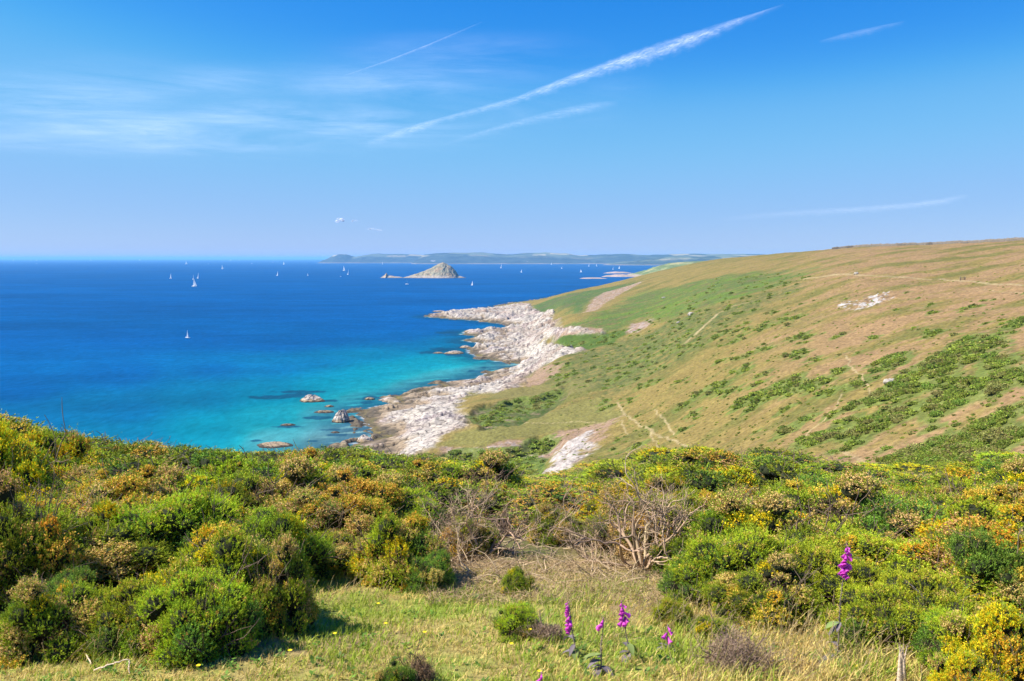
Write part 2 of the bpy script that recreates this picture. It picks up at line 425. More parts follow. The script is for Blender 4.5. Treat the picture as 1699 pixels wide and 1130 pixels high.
    mix(m('greenC', 8, 14, 20, 10) * sm(.0, .3, -n1 + n2 * .5), C(0.133, 0.141, 0.059))
    mix(m('lawnB', 3, 6, 12, 11) * .85, C(0.222, 0.200, 0.065)); mix(m('lawn', 2, 3, 12, 12) * .95, C(0.229, 0.211, 0.061) * (1 + .12 * n2[:, None] + .1 * n3[:, None]))
    mix(gA * .95, C(0.126, 0.141, 0.044)); mix(gA * sm(0, .2, n3 + n2 * .4), C(0.074, 0.118, 0.022)); mix(gA * sm(.12, .35, -n2 - n3 * .3), C(0.266, 0.200, 0.126))
    mix(gB * .95, C(0.111, 0.163, 0.033)); mix(gB * sm(.0, .2, n3 - n2 * .5), C(0.052, 0.118, 0.015)); mix(gB * sm(.2, .45, n2 - n3 * .2), C(0.222, 0.207, 0.096))
    pe = C(.37, .245, .165)
    for nm, s_ in (('strip', 13), ('earth1', 14), ('earth2', 15), ('edge', 16), ('scarA', 17), ('scarB', 18)):
        mix(m(nm, 1.6, 4, 7, s_) * sm(-.6, -.05, n3 + n2 * .4 + (.35 if nm in ('scarA', 'strip') else 0)) * .92, pe * (1 + .25 * n3[:, None]))
    mix(m('scarA', 1.6, 3, 7, 17) * sm(-.2, .3, n3) * .8, C(0.444, 0.370, 0.333)); mix(m('scarB', 2, 4, 7, 18) * sm(.0, .4, n3 + n2 * .5) * .8, C(0.459, 0.400, 0.355))
    mix(m('edge', 1.6, 3, 6, 16) * sm(.0, .3, n3) * .7, C(0.444, 0.370, 0.333))
    # loose pale scars of bare rock on the slope
    mix(wh * sm(-.45, -.2, n3 + n2 * .4), C(.52, .46, .41) * (1 + .25 * n3[:, None])); mix(wh * sm(.15, .4, -n3 + n2 * .3), C(0.311, 0.244, 0.207)); mix(q * sm(-.05, .2, n3 + n2 * .5), C(0.577, 0.540, 0.503)); mix(q * sm(.1, .3, -n3), C(0.222, 0.163, 0.111))
    # rock: pale slate, tan near the tide line, dark wet foot
    v_ = -x * math.sin(R(24)) + y * math.cos(R(24))
    st = fbm(x / 8 + y / 20, v_ / 1.2, 4, 90, .6); pa = fbm(x / 25, y / 25, 4, 91)
    rc = C(.60, .53, .445)[None] * (1 + .25 * st[:, None] + .25 * pa[:, None])
    rc = rc * (1 - sm(.15, .5, pa)[:, None] * .8 * (1 - C(.86, .80, .88)))
    dk = sm(.12, .38, -st + pa * .4)[:, None]; rc = rc * (1 - dk) + C(.22, .175, .175) * dk
    mv_ = sm(.1, .4, fbm(x / 40, y / 40, 3, 96))[:, None] * .6; rc = rc * (1 - mv_) + rc * C(.84, .74, .78) * mv_
    A_, B_ = slabs(x, y)
    rc = rc * (.90 + .20 * A_[0] + .08 * B_[0])[:, None]; ck = np.maximum(sm(.09, .02, A_[1]), .5 * sm(.07, .01, B_[1]))[:, None] * .4; rc = rc * (1 - ck) + C(.13, .10, .09) * ck
    inl = sm(22, 60, d)[:, None] * sm(0, .3, pa + .1)[:, None] * .7; rc = rc * (1 - inl) + pe * inl
    tan = sm(3.6, 1.6, h + pa * 4 + st)[:, None] * .8; rc = rc * (1 - tan) + C(.36, .25, .135) * (1 + .3 * st[:, None]) * tan
    wet = sm(1.5, .7, h + pa * 1.8)[:, None] * .92; rc = rc * (1 - wet) + C(.12, .095, .06) * wet
    mix(rock, rc)
    # paths
    pathm = np.zeros(len(x))
    for pp, w_ in PATHS:
        p = np.array(pp); lo, hi = p.min(0) - 8, p.max(0) + 8
        k = (x > lo[0]) & (x < hi[0]) & (y > lo[1]) & (y < hi[1])
        if len(p) < 2 or not k.any(): continue
        dd = seg_dist(x[k] + 0.6 * gn(x[k] / 6, y[k] / 6, 8), y[k] + 0.6 * gn(x[k] / 6, y[k] / 6, 18), p, False)
        ww = w_ * np.clip(y[k] / 260, .8, 2.2)
        pathm[k] = np.maximum(pathm[k], sm(ww * .8, ww * .3, dd))
    mix(pathm * (.55 + .3 * sm(-.1, .2, n2)) * (1 - rock), C(.47, .37, .19))
    mix(sm(6, 14, h) * sm(60, 46, y), C(.11, .15, .04))
    c = np.clip(c, .01, .85) * (.72 + .04 * rock)[:, None]
    rows, cols = U.shape
    idx = np.arange(rows * cols).reshape(rows, cols)
    F = np.stack([idx[:-1, :-1], idx[:-1, 1:], idx[1:, 1:], idx[1:, :-1]], -1).reshape(-1, 4)
    hf = h[F].max(1); F = F[hf > -1.2]; h = np.maximum(h, -3.0)
    fr = rock[F].mean(1) > .5; fp = (pathm[F].mean(1) > .5) & ~fr
    Vt = np.stack([x, y, h], 1)
    # --- material
    mt, nt, b, out = new_mat("hillside_ground")
    pos = geo_pos(nt); col = attr(nt)
    na = noise_tex(nt, 0.9, 5, pos, .65); nb = noise_tex(nt, 0.12, 4, pos)
    f = maprange(nt, na.outputs[0], .28, .72, .5, 1.45)
    col = mul_col(nt, col, f); col = mul_col(nt, col, maprange(nt, nb.outputs[0], .3, .7, .88, 1.12))
    nt.links.new(col, b.inputs["Base Color"]); b.inputs["Roughness"].default_value = .95; b.inputs["Specular IOR Level"].default_value = .1
    bump(nt, b, na.outputs[0], .8, .55)
    mr, nt, b, out = new_mat("shore_rock")
    pos = geo_pos(nt); col = attr(nt)
    mp = mapping(nt, pos, (.35, .9, 1.2), (0, 0, R(-24)))
    na = noise_tex(nt, 1.1, 8, mp, .62, .4); nb = noise_tex(nt, 0.35, 4, pos, .6)
    vr = nt.nodes.new("ShaderNodeTexVoronoi"); vr.feature = 'DISTANCE_TO_EDGE'; vr.inputs["Scale"].default_value = .45; nt.links.new(mp, vr.inputs["Vector"])
    f = maprange(nt, na.outputs[0], .32, .62, .66, 1.15); col = mul_col(nt, col, f)
    col = mul_col(nt, col, maprange(nt, vr.outputs[0], 0, .09, .42, 1.0))  # crevice lines darkened: fissure shadow painted into the rock colour
    nt.links.new(col, b.inputs["Base Color"]); b.inputs["Roughness"].default_value = .85; b.inputs["Specular IOR Level"].default_value = .25
    n1_ = bump(nt, None, na.outputs[0], .8, .7); bump(nt, b, vr.outputs[0], .7, .6, n1_)
    for nm, sel, mat_ in (("hillside", ~fr & ~fp, mt), ("footpath", fp, mt), ("rocky_shore", fr, mr)):
        f_ = F[sel]; u_, inv = np.unique(f_, return_inverse=True)
        o = obj(nm, mesh_data(nm, Vt[u_], [inv.reshape(-1, 4)], c[u_], mat_, True)); tag(o, kind="structure"); SETS[nm] = (o, u_)
    return us, vs, h.reshape(U.shape), mr, c
us, vs, HH, rock_mat, TC = build_terrain()
def hit(px, py, Ymin=60.0, Ymax=4000.0):
    d = ray(px, py); Ys = np.exp(np.linspace(math.log(max(Ymin, 39)), math.log(Ymax), 1400)); t = Ys / d[1]; x = d[0] * t; z = 70 + d[2] * t
    below = np.where(z < gz_arr(x, Ys))[0]
    if len(below) == 0: return None
    i = below[0]; return (x[i], Ys[i], z[i])
def ground_z(x, y):
    """height of the built terrain mesh (y > 38) or brow (y < 38)"""
    if y < 38: return float(fore(np.array([x]), np.array([y]))[0])
    u = x / y; i = min(max(int(np.searchsorted(us, u)) - 1, 0), len(us) - 2)
    lv = math.log(y); j = min(max(int(np.searchsorted(vs, lv)) - 1, 0), len(vs) - 2)
    a = min(max((u - us[i]) / (us[i+1] - us[i]), 0), 1); b_ = min(max((lv - vs[j]) / (vs[j+1] - vs[j]), 0), 1)
    return float((HH[j, i] * (1-a) + HH[j, i+1] * a) * (1-b_) + (HH[j+1, i] * (1-a) + HH[j+1, i+1] * a) * b_)
def gz_arr(x, y):
    """bilinear lookup of the built hillside for arrays"""
    u = x / y; lv = np.log(y)
    i = np.clip(np.searchsorted(us, u) - 1, 0, len(us) - 2); j = np.clip(np.searchsorted(vs, lv) - 1, 0, len(vs) - 2)
    a = np.clip((u - us[i]) / (us[i+1] - us[i]), 0, 1); b = np.clip((lv - vs[j]) / (vs[j+1] - vs[j]), 0, 1)
    return (HH[j, i] * (1-a) + HH[j, i+1] * a) * (1-b) + (HH[j+1, i] * (1-a) + HH[j+1, i+1] * a) * b

# ---- the brow in front
def build_brow():
    xs = np.linspace(-34, 34, 400); ys = np.concatenate([np.linspace(-14, 2, 30)[:-1], np.linspace(2, 14, 200)[:-1], np.linspace(14, 38, 100)])
    X, Y = np.meshgrid(xs, ys); x, y = X.ravel(), Y.ravel()
    z = fore(x, y)
    z = np.where(y > 37.9, gz_arr(x, np.full_like(y, 38.0)), z)
    n1 = fbm(x / 1.6, y / 1.6, 4, 20); n2 = fbm(x / .35, y / .35, 3, 21)
    c = np.array([.34, .27, .09]) * np.ones((len(x), 1))
    k = sm(-.1, .25, -n1 + n2 * .3)[:, None]; c = c * (1 - k) + np.array([.22, .27, .045]) * k
    k = sm(.1, .4, n1 - n2 * .4)[:, None] * .7; c = c * (1 - k) + np.array([.30, .20, .12]) * k
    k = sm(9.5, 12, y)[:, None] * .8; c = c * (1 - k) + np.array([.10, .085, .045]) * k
    i = np.arange(X.size).reshape(X.shape)
    F = np.stack([i[:-1, :-1], i[:-1, 1:], i[1:, 1:], i[1:, :-1]], -1).reshape(-1, 4)
    m, nt, b, out = new_mat("turf_soil")
    pos = geo_pos(nt); na = noise_tex(nt, 14, 6, pos, .7)
    nt.links.new(mul_col(nt, attr(nt), maprange(nt, na.outputs[0], .3, .7, .6, 1.35)), b.inputs["Base Color"])
    b.inputs["Roughness"].default_value = .95; b.inputs["Specular IOR Level"].default_value = .1
    bump(nt, b, na.outputs[0], .8, .04)
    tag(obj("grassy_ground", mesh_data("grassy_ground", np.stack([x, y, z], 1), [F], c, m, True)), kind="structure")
build_brow()

# ============================================================ SEA
SHAL = [(0,470,0),(0,560,0),(0,640,.10),(0,700,.3),(200,560,.0),(200,620,.12),(200,680,.32),(200,725,.42),(350,560,.02),(350,610,.2),(350,660,.42),(350,720,.62),
        (450,570,.08),(450,610,.32),(450,650,.5),(450,690,.68),(450,730,.85),(530,560,.1),(530,600,.36),(540,640,.6),(540,690,.84),(540,735,.95),(600,545,.04),(620,590,.42),
        (620,620,.58),(600,660,.8),(590,720,1),(680,540,.02),(690,575,.35),(700,605,.62),(690,640,.85),(740,545,.05),(750,570,.42),(770,600,.7),(800,615,.9),(860,604,1),(740,620,.85),
        (720,520,0),(600,500,0),(850,470,0),(850,500,.02),(400,470,0),(500,520,0),(830,543,.3),(650,560,.14)]
WEED = [(455,659,40,3.0),(500,655,22,4),(660,672,16,3),(585,681,22,3),(550,713,16,2),(560,722,18,2.4),(480,708,24,1.8),(530,693,26,3),(545,665,16,2),(612,660,14,3),(647,659,18,2.2),(590,700,16,3),
        (590,730,14,2),(424,731,10,2),(655,655,14,2),(712,585,18,2),(735,580,20,3),(790,616,16,1.6),(805,610,10,1.4),(690,647,14,2),(520,732,10,1.6),(610,668,16,3),(625,678,16,3),(640,700,3,2),
        (700,660,12,2),(755,588,16,3),(770,577,16,3),(618,732,14,3),(760,568,18,2),(745,552,26,2),(500,650,40,2)]
def build_sea():
    us_ = np.concatenate([np.linspace(-2.2, -.62, 60)[:-1], np.linspace(-.62, .25, 560), np.linspace(.25, 1.6, 60)[1:]])
    vs_ = np.concatenate([np.linspace(math.log(90), math.log(280), 20)[:-1], np.linspace(math.log(280), math.log(1300), 420), np.linspace(math.log(1300), math.log(90000), 200)[1:]])
    U, Vv = np.meshgrid(us_, vs_); Y = np.exp(Vv); x, y = (U * Y).ravel(), Y.ravel()
    pts = np.array([(*at_z(a, b)[:2], s) for a, b, s in SHAL])
    pu, pv = pts[:, 0] / pts[:, 1] * 3, np.log(pts[:, 1]); u, v = (U * 3).ravel(), Vv.ravel()
    num = np.zeros(len(x)); den = np.zeros(len(x))
    for i in range(len(pts)):
        w_ = 1 / (((u - pu[i]) ** 2 * 1.0 + (v - pv[i]) ** 2 * 2.2) + 4e-3) ** 1.6
        num += w_ * pts[i, 2]; den += w_
    s = num / den
    s = np.where(y > 1250, 0, s) * sm(1200, 800, y) + 0
    d = np.full(len(x), -400.0); k = y < 2200; d[k] = sdf(x[k], y[k], LAND)
    s = s + .07 * fbm(x / 60, y / 110, 4, 200) * sm(0, .25, s)
    s = np.clip(s, 0, 1) ** 1.18
    s = np.maximum(s, sm(-10, 0, d) * .95 * sm(1300, 900, y))
    weed = np.zeros(len(x))
    for px, py, rx, ry in WEED:
        a = at_z(px, py); e1 = at_z(px + rx, py); e2 = at_z(px, py - ry)
        ex, ey = e1[0] - a[0], abs(e2[1] - a[1])
        k = (np.abs(x - a[0]) < ex * 2) & (np.abs(y - a[1]) < ey * 2 + 8)
        q = np.sqrt(((x[k] - a[0]) / ex) ** 2 + ((y[k] - a[1]) / ey) ** 2)
        weed[k] = np.maximum(weed[k], sm(1.3, .8, q + .75 * fbm(x[k] / 5, y[k] / 9, 4, int(px)) ))
    # submerged ledges off the rocks
    led = ridged((x * .91 + y * .41) / 30, (-x * .41 + y * .91) / 11, 4, 21)
    weed = np.maximum(weed, sm(.05, .4, led) * sm(-34, -6, d) * .9)
    ramp = np.array([(0, .0, .066, .222), (.12, .0, .074, .222), (.3, .0, .100, .222), (.5, .0, .145, .232), (.7, .008, .190, .235), (.85, .045, .205, .235), (1, .12, .22, .23)])
    c = np.stack([np.interp(s, ramp[:, 0], ramp[:, i]) for i in (1, 2, 3)], 1)
    # wind lanes: long faint bands
    b1 = fbm(x / 420 + y / 2600, y / 150, 4, 210); b2 = fbm(x / 130, y / 60, 4, 211)
    c *= (1 + .28 * b1 + .14 * b2)[:, None] * np.array([1, 1, .95])
    wk = (weed * .85)[:, None]; c = c * (1 - wk) + np.array([.006, .05, .10]) * wk
    foam = sm(-4.5, -.8, d + 2 * fbm(x / 8, y / 8, 3, 216)) * sm(-.05, .3, fbm(x / 7, y / 5, 4, 215)) * .8
    c = c * (1 - foam[:, None]) + .75 * foam[:, None]
    c = np.clip(c, .002, .9)
    i = np.arange(U.size).reshape(U.shape)
    F = np.stack([i[:-1, :-1], i[:-1, 1:], i[1:, 1:], i[1:, :-1]], -1).reshape(-1, 4)
    dd = d[F].max(1); F = F[dd < 60]
    m, nt, b, out = new_mat("sea_water")
    pos = geo_pos(nt)
    n0 = noise_tex(nt, 1.0, 5, mapping(nt, pos, (.25, .12, .25)), .65); n1 = noise_tex(nt, 1.0, 4, mapping(nt, pos, (.018, .03, .02)), .6)
    n2_ = noise_tex(nt, 1.0, 5, mapping(nt, pos, (.06, .045, .05)), .6)
    col = mul_col(nt, attr(nt), maprange(nt, n0.outputs[0], .3, .7, .82, 1.18))
    col = mul_col(nt, col, maprange(nt, n1.outputs[0], .3, .7, .90, 1.10)); col = mul_col(nt, col, maprange(nt, n2_.outputs[0], .3, .7, .92, 1.08))
    nt.nodes.remove(b); df = nt.nodes.new("ShaderNodeBsdfDiffuse"); gl = nt.nodes.new("ShaderNodeBsdfGlossy"); mxs = nt.nodes.new("ShaderNodeMixShader")
    nt.links.new(col, df.inputs[0]); gl.inputs["Roughness"].default_value = .3; mxs.inputs[0].default_value = .01
    nrm = bump(nt, None, n0.outputs[0], .5, 1.0); nt.links.new(nrm, df.inputs["Normal"]); nt.links.new(nrm, gl.inputs["Normal"])
    nt.links.new(df.outputs[0], mxs.inputs[1]); nt.links.new(gl.outputs[0], mxs.inputs[2]); nt.links.new(mxs.outputs[0], out.inputs[0])
    tag(obj("sea", mesh_data("sea", np.stack([x, y, np.zeros(len(x))], 1), [F], c, m, True)), kind="structure")
build_sea()

# ============================================================ ISLAND, OFFSHORE ROCKS, FAR COAST
def land_mat(name, bumpd=1.0, scale=.05, rough=.95):
    m, nt, b, out = new_mat(name); pos = geo_pos(nt); na = noise_tex(nt, scale, 6, pos, .65)
    nt.links.new(mul_col(nt, attr(nt), maprange(nt, na.outputs[0], .3, .7, .7, 1.3)), b.inputs["Base Color"])
    b.inputs["Roughness"].default_value = rough; b.inputs["Specular IOR Level"].default_value = .1
    bump(nt, b, na.outputs[0], .8, bumpd); return m
def ridge_island(name, prof, wl_py, depth, seed, colfn, mat, nx=220, ny=90, rough=6.0, skew=0.0, amp_fn=None):
    """prof: skyline (px, top py). An island with that crest line, waterline at wl_py, sloping down both ways"""
    px = np.array([p[0] for p in prof], float); py = np.array([p[1] for p in prof], float)
    P0 = at_z(px[0], wl_py); Y0 = P0[1]
    sx = [(p - CX) / FPX * (Y0 + depth * .5) for p in px]
    d = [ray(a, b) for a, b in zip(px, py)]
    sz = np.array([70 + q[2] * (Y0 + depth * .5) / q[1] for q in d])
    X = np.linspace(sx[0], sx[-1], nx); H = np.interp(X, sx, sz); H[0] = H[-1] = 0
    T = np.linspace(-.5, .5, ny)
    XX, TT = np.meshgrid(X, T); HH_ = np.tile(H, (ny, 1))
    x = XX.ravel(); t = TT.ravel(); hh = HH_.ravel()
    L = sx[-1] - sx[0]
    plan = np.clip(hh / max(H.max(), 1e-6), 0, 1) ** .45
    w_ = depth * (.25 + .75 * plan)
    y = Y0 + depth * .5 + t * w_
    f = np.clip(1 - (np.abs(t) * 2) ** 1.25, 0, 1)
    z = hh * f
    z = z + (fbm(x / (L * .06), y / (L * .06), 5, seed) * rough + ridged(x / (L * .04), y / (L * .05), 4, seed + 1) * rough * .5) * np.clip(f * 3, 0, 1) * np.clip(hh / (H.max() * .3), .0, 1) * (1 - .7 * sm(.75, 1, f)) - 1.0 * (f <= 0.001)
    c = colfn(x, y, z, f, hh)
    i = np.arange(nx * ny).reshape(ny, nx)
    F = np.stack([i[:-1, :-1], i[:-1, 1:], i[1:, 1:], i[1:, :-1]], -1).reshape(-1, 4)
    cx_, cy_ = float(np.mean(sx)), Y0 + depth * .5
    V = np.stack([x - cx_, y - cy_, z], 1)
    return obj(name, mesh_data(name, V, [F], np.clip(c, .01, .8), mat, True), loc=(cx_, cy_, 0))
m_land = land_mat("island_turf_and_rock", 3.0, .09)
def isl_col(x, y, z, f, hh):
    n1 = fbm(x / 22, y / 22, 5, 301, .6); n2 = fbm(x / 9, (y + z) / 9, 4, 302)
    c = np.array([.24, .22, .15]) * (1 + .25 * n2[:, None])
    k = sm(-.05, .25, n1)[:, None]; c = c * (1 - k) + np.array([.33, .24, .15]) * k
    k = sm(11, 5, z + 9 * n1)[:, None] * .9; c = c * (1 - k) + np.array([.36, .30, .25]) * (1 + .35 * n2[:, None]) * k
    k = sm(2.5, .8, z)[:, None]; c = c * (1 - k) + np.array([.10, .08, .06]) * k
    return c
isl = ridge_island("rocky_island", [(664,461.5),(676,459),(692,454),(706,449),(716,444.5),(724,440),(730,437),(736,435.5),(741,438),(748,441),(755,448),(761,457),(768,459.5),(776,461.5)], 462, 200, 310, isl_col, m_land, 260, 110, 7)
tag(isl, "conical rocky island with grassy flanks rising alone from the blue bay", "island")
reef = ridge_island("sea_rock", [(631,461),(634,459.6),(637,457.5),(640,455),(642,452.2),(644,457),(650,457.5),(656,458.6),(664,459.3),(672,461)], 461.5, 60, 330, isl_col, m_land, 120, 40, 1.5)
tag(reef, "low reef with one dark pinnacle left of the conical island", "rock")

m_far = land_mat("far_coast_land", 12.0, .004)
def far_col(seed, fields=True, wood=.5):
    def fn(x, y, z, f, hh):
        n1 = fbm(x / 420, y / 420, 5, seed, .6); n2 = fbm(x / 150, y / 150, 4, seed + 3)
        c = np.array([.045, .06, .055]) * np.ones((len(x), 1)) * (1 + .3 * n2[:, None])
        if fields:
            cellx, celly = np.floor(x / 260 + n1 * .8), np.floor((y + z * 4) / 220)
            hsh = np.mod(np.sin(cellx * 12.98 + celly * 78.2) * 43758.5, 1)
            k = (sm(.42, .9, f) * (hsh > wood))[:, None]
            fc = np.where((hsh > .8)[:, None], np.array([.34, .29, .17]), np.array([.13, .15, .10]))
            c = c * (1 - k) + fc * k
        k = sm(12, 3, z + 10 * n2)[:, None] * .7; c = c * (1 - k) + np.array([.26, .21, .18]) * k
        return c
    return fn
fh = ridge_island("far_headland", [(533,437),(545,430),(556,424),(566,421.5),(578,422.5),(590,426),(602,424.5),(618,421.5),(632,421),(650,421.8),(672,421.5),(700,423),(730,425),(770,424),(800,425),(850,430),(880,435)], 436.8, 1400, 400, far_col(400), m_far, 400, 60, 26)
tag(fh, kind="structure")
fh2 = ridge_island("far_hills", [(690,436),(705,423),(722,420.5),(760,419.5),(800,419.6),(828,421.8),(850,422),(872,420),(905,419.5),(940,421),(962,424),(990,423),(1030,421.5),(1070,423),(1110,422.5),(1150,421.5),(1200,421.8),(1240,421.5),(1300,424),(1400,425),(1600,428)], 438.2, 2200, 430, far_col(430, True, .35), m_far, 500, 70, 34)
tag(fh2, kind="structure")
fh3 = ridge_island("low_far_shore", [(1000,440),(1020,436),(1060,432),(1090,428),(1120,425.5),(1160,425.5),(1200,424),(1260,423.5),(1350,425),(1500,428)], 440.5, 1200, 460, far_col(460, True, .6), m_far, 300, 50, 20)
tag(fh3, kind="structure")
m_mid = land_mat("mid_coast_land", 4.0, .02)
def mid_col(x, y, z, f, hh):
    n1 = fbm(x / 90, y / 90, 5, 501, .6)
    c = np.array([.13, .17, .06]) * (1 + .3 * n1[:, None]); k = sm(0, .3, n1)[:, None]; c = c * (1 - k) + np.array([.32, .28, .13]) * k
    k = sm(9, 3, z + 8 * n1)[:, None]; c = c * (1 - k) + np.array([.38, .29, .23]) * k
    return c
mid = ridge_island("wooded_point", [(1000,462),(1018,459.5),(1040,457.5),(1058,453.5),(1075,448),(1092,441.5),(1110,437),(1130,434.5),(1150,433.5),(1175,433),(1200,432),(1260,431),(1330,432)], 462.5, 900, 500, mid_col, m_mid, 260, 70, 8)
tag(mid, kind="structure")
for nm, prof, wl, lb in (("rock_ledge", [(998,459),(1005,457),(1020,455.4),(1032,455),(1046,456.5),(1062,459)], 459.5, "low pale pink ledge running out from the far wooded point"),
                         ("rock_ledge", [(961,462.3),(968,460.8),(980,460.3),(996,460.6),(1008,462.3)], 462.6, "thin flat ledge farthest out to sea off the wooded point"),
                         ("rock_ledge", [(1000,453.4),(1008,451.6),(1020,450.6),(1036,451),(1050,453.4)], 453.6, "upper thin ledge beside the beach of the wooded point")):
    o = ridge_island(nm, prof, wl, 70, 520 + int(prof[0][0]) % 7, lambda x, y, z, f, hh: np.array([.36, .27, .22]) * (1 + .3 * fbm(x / 20, y / 20, 3, 9)[:, None]), m_mid, 90, 24, .8)
    tag(o, lb, "rock ledge", "rock ledges off the far point")

# offshore rocks near the beach: (px centre, waterline py, half width px, top py, label)
def sea_rock(px, wl, hw, top, label, seed, skew=0.0):
    c = at_z(px, wl); e = at_z(px + hw, wl); hw_m = e[0] - c[0]
    dep = hw_m * .75; q = ray(px, top); ht = 70 + q[2] * (c[1] + dep) / q[1]; ht = max(ht, .5)
    nu, nv = 96, 40
    th = np.linspace(0, 2 * np.pi, nu, endpoint=False); rr = np.linspace(0, 1.12, nv)
    TH, RR = np.meshgrid(th, rr); 
    ol = 1 + .28 * fbm(np.cos(th) * 1.6, np.sin(th) * 1.6, 4, seed)
    X = np.cos(TH) * RR * hw_m * ol; Y = np.sin(TH) * RR * dep * ol
    f = np.clip(1 - RR ** 2.4, -.35, 1)
    r = ridged((X * .92 + Y * .4) / (hw_m * .7), (-X * .4 + Y * .92) / (hw_m * .22), 5, seed + 1, .6)
    sk = 1 + skew * X / hw_m
    Z = ht * f * np.clip(.62 + .5 * r, .12, 1.3) * sk - .12 * (RR > 1)
    x, y, z = X.ravel(), Y.ravel(), Z.ravel()
    n_ = fbm(x / 1.5, (y + z) / 1.5, 4, seed + 5); st = fbm((x * .9 + y * .4) / 3, (-x * .4 + y * .9 + z) / .5, 3, seed + 8)
    cc = np.array([.50, .43, .37]) * (1 + .3 * n_ + .3 * st)[:, None]
    k = sm(1.7, .9, z + n_ * .8)[:, None] * .85; cc = cc * (1 - k) + np.array([.34, .24, .13]) * k
    k = sm(.7, .25, z + n_ * .4)[:, None]; cc = cc * (1 - k) + np.array([.05, .04, .03]) * k
    i = np.arange(nu * nv).reshape(nv, nu); j = np.roll(i, -1, 1)
    F = np.stack([i[:-1], j[:-1], j[1:], i[1:]], -1).reshape(-1, 4)
    o = obj("sea_rock", mesh_data("sea_rock", np.stack([x, y, z], 1), [F], np.clip(cc, .02, .8), rock_mat, False), loc=(c[0], c[1] + dep, 0))
    tag(o, label, "rock", "rocks standing in the shallows off the beach")
    return o
for a in [(515, 668, 21, 655, "tan pointed rock beside the long dark weed patch in turquoise water", 600, -.2),
          (563, 702, 15, 680, "tallest tan sea rock standing in the shallows nearest the beach", 610, .35),
          (535, 686, 17, 681, "flat brown ledge just left of the tallest sea rock", 620, 0),
          (545, 676, 8, 672, "small low rock behind the tallest sea rock", 630, 0),
          (475, 707, 13, 703.5, "thin pale sliver of rock awash left of the tallest sea rock", 640, 0),
          (555, 719, 8, 716, "small pale rock awash in front of the tallest sea rock", 650, 0),
          (612, 664, 9, 659, "small brown rock awash behind the big shore rock", 660, 0),
          (450, 744, 30, 734, "pinkish flat rock showing above the gorse at the left of the beach", 670, 0),
          (605, 736, 16, 722, "brown rock at the waterline in front of the big shore rock", 680, -.3),
          (785, 552, 16, 546, "left rock of the pair between the far rocky point and the reef", 690, 0),
          (812, 551, 15, 544, "right rock of the pair between the far rocky point and the reef", 700, 0),
          (727, 587, 9, 584, "small tan rock farthest left off the middle reef", 710, 0),
          (752, 588, 17, 582, "low brown rock off the tip of the middle reef", 720, .3),
          (772, 578, 10, 573, "small brown rock touching the tip of the middle reef", 730, 0),
          (805, 597, 8, 595, "little flat rock in front of the middle reef", 740, 0),
          (728, 517.5, 12, 515, "low sliver of rock off the tip of the far rocky point", 750, 0)]:
    sea_rock(*a)
# ============================================================ PLANTS
rs = np.random.RandomState(11)
def foliage_mat(name, trans=.25, rough=.75, rand=.18, sheen=.0):
    m, nt, b, out = new_mat(name)
    oi = nt.nodes.new("ShaderNodeObjectInfo"); col = attr(nt)
    hs = nt.nodes.new("ShaderNodeHueSaturation"); nt.links.new(col, hs.inputs["Color"])
    nt.links.new(maprange(nt, oi.outputs["Random"], 0, 1, .485, .515), hs.inputs["Hue"])
    col = mul_col(nt, hs.outputs[0], maprange(nt, oi.outputs["Random"], 0, 1, 1 - rand, 1 + rand))
    nt.links.new(col, b.inputs["Base Color"]); b.inputs["Roughness"].default_value = rough; b.inputs["Specular IOR Level"].default_value = .25
    if trans:
        tl = nt.nodes.new("ShaderNodeBsdfTranslucent"); nt.links.new(col, tl.inputs[0])
        mx = nt.nodes.new("ShaderNodeMixShader"); mx.inputs[0].default_value = trans
        nt.links.new(b.outputs[0], mx.inputs[1]); nt.links.new(tl.outputs[0], mx.inputs[2]); nt.links.new(mx.outputs[0], out.inputs[0])
    return m
M_leaf = foliage_mat("gorse_needles"); M_flower = foliage_mat("gorse_blossom", .3, .7, .08)
M_wood = foliage_mat("dead_wood", 0, 1.0, .08); M_grass = foliage_mat("grass_blades", .35, .6, 0)
M_scrub = foliage_mat("hillside_scrub", .3, .9, .2)

def unit(v): return v / np.maximum(np.linalg.norm(v, axis=-1, keepdims=True), 1e-9)
def rand_dir(n_): return unit(rs.normal(size=(n_, 3)))
class Buf:
    def __init__(s): s.V, s.F3, s.F4, s.C, s.n = [], [], [], [], 0
    def add(s, V, F, C_):
        V = np.asarray(V); F = np.asarray(F); s.V.append(V); (s.F3 if F.shape[1] == 3 else s.F4).append(F + s.n)
        C_ = np.broadcast_to(np.asarray(C_), (len(V), 3)); s.C.append(C_); s.n += len(V)
    def mesh(s, name, mat, smooth=False):
        fs = []
        if s.F3: fs.append(np.concatenate(s.F3))
        if s.F4: fs.append(np.concatenate(s.F4))
        return mesh_data(name, np.concatenate(s.V), fs, np.clip(np.concatenate(s.C), .004, .9), mat, smooth)
def blades(buf, base, dir_, length, width, col, tipcol=None):
    """one thin triangle per blade"""
    n_ = len(base); side = unit(np.cross(dir_, rand_dir(n_))) * (np.broadcast_to(width, (n_,))[:, None] * .5)
    L = np.broadcast_to(length, (n_,))[:, None]
    V = np.stack([base - side, base + side, base + dir_ * L], 1).reshape(-1, 3)
    F = np.arange(n_ * 3).reshape(-1, 3)
    col = np.broadcast_to(col, (n_, 3)); t = col * 1.15 if tipcol is None else np.broadcast_to(tipcol, (n_, 3))
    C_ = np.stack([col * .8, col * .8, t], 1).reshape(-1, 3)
    buf.add(V, F, C_)
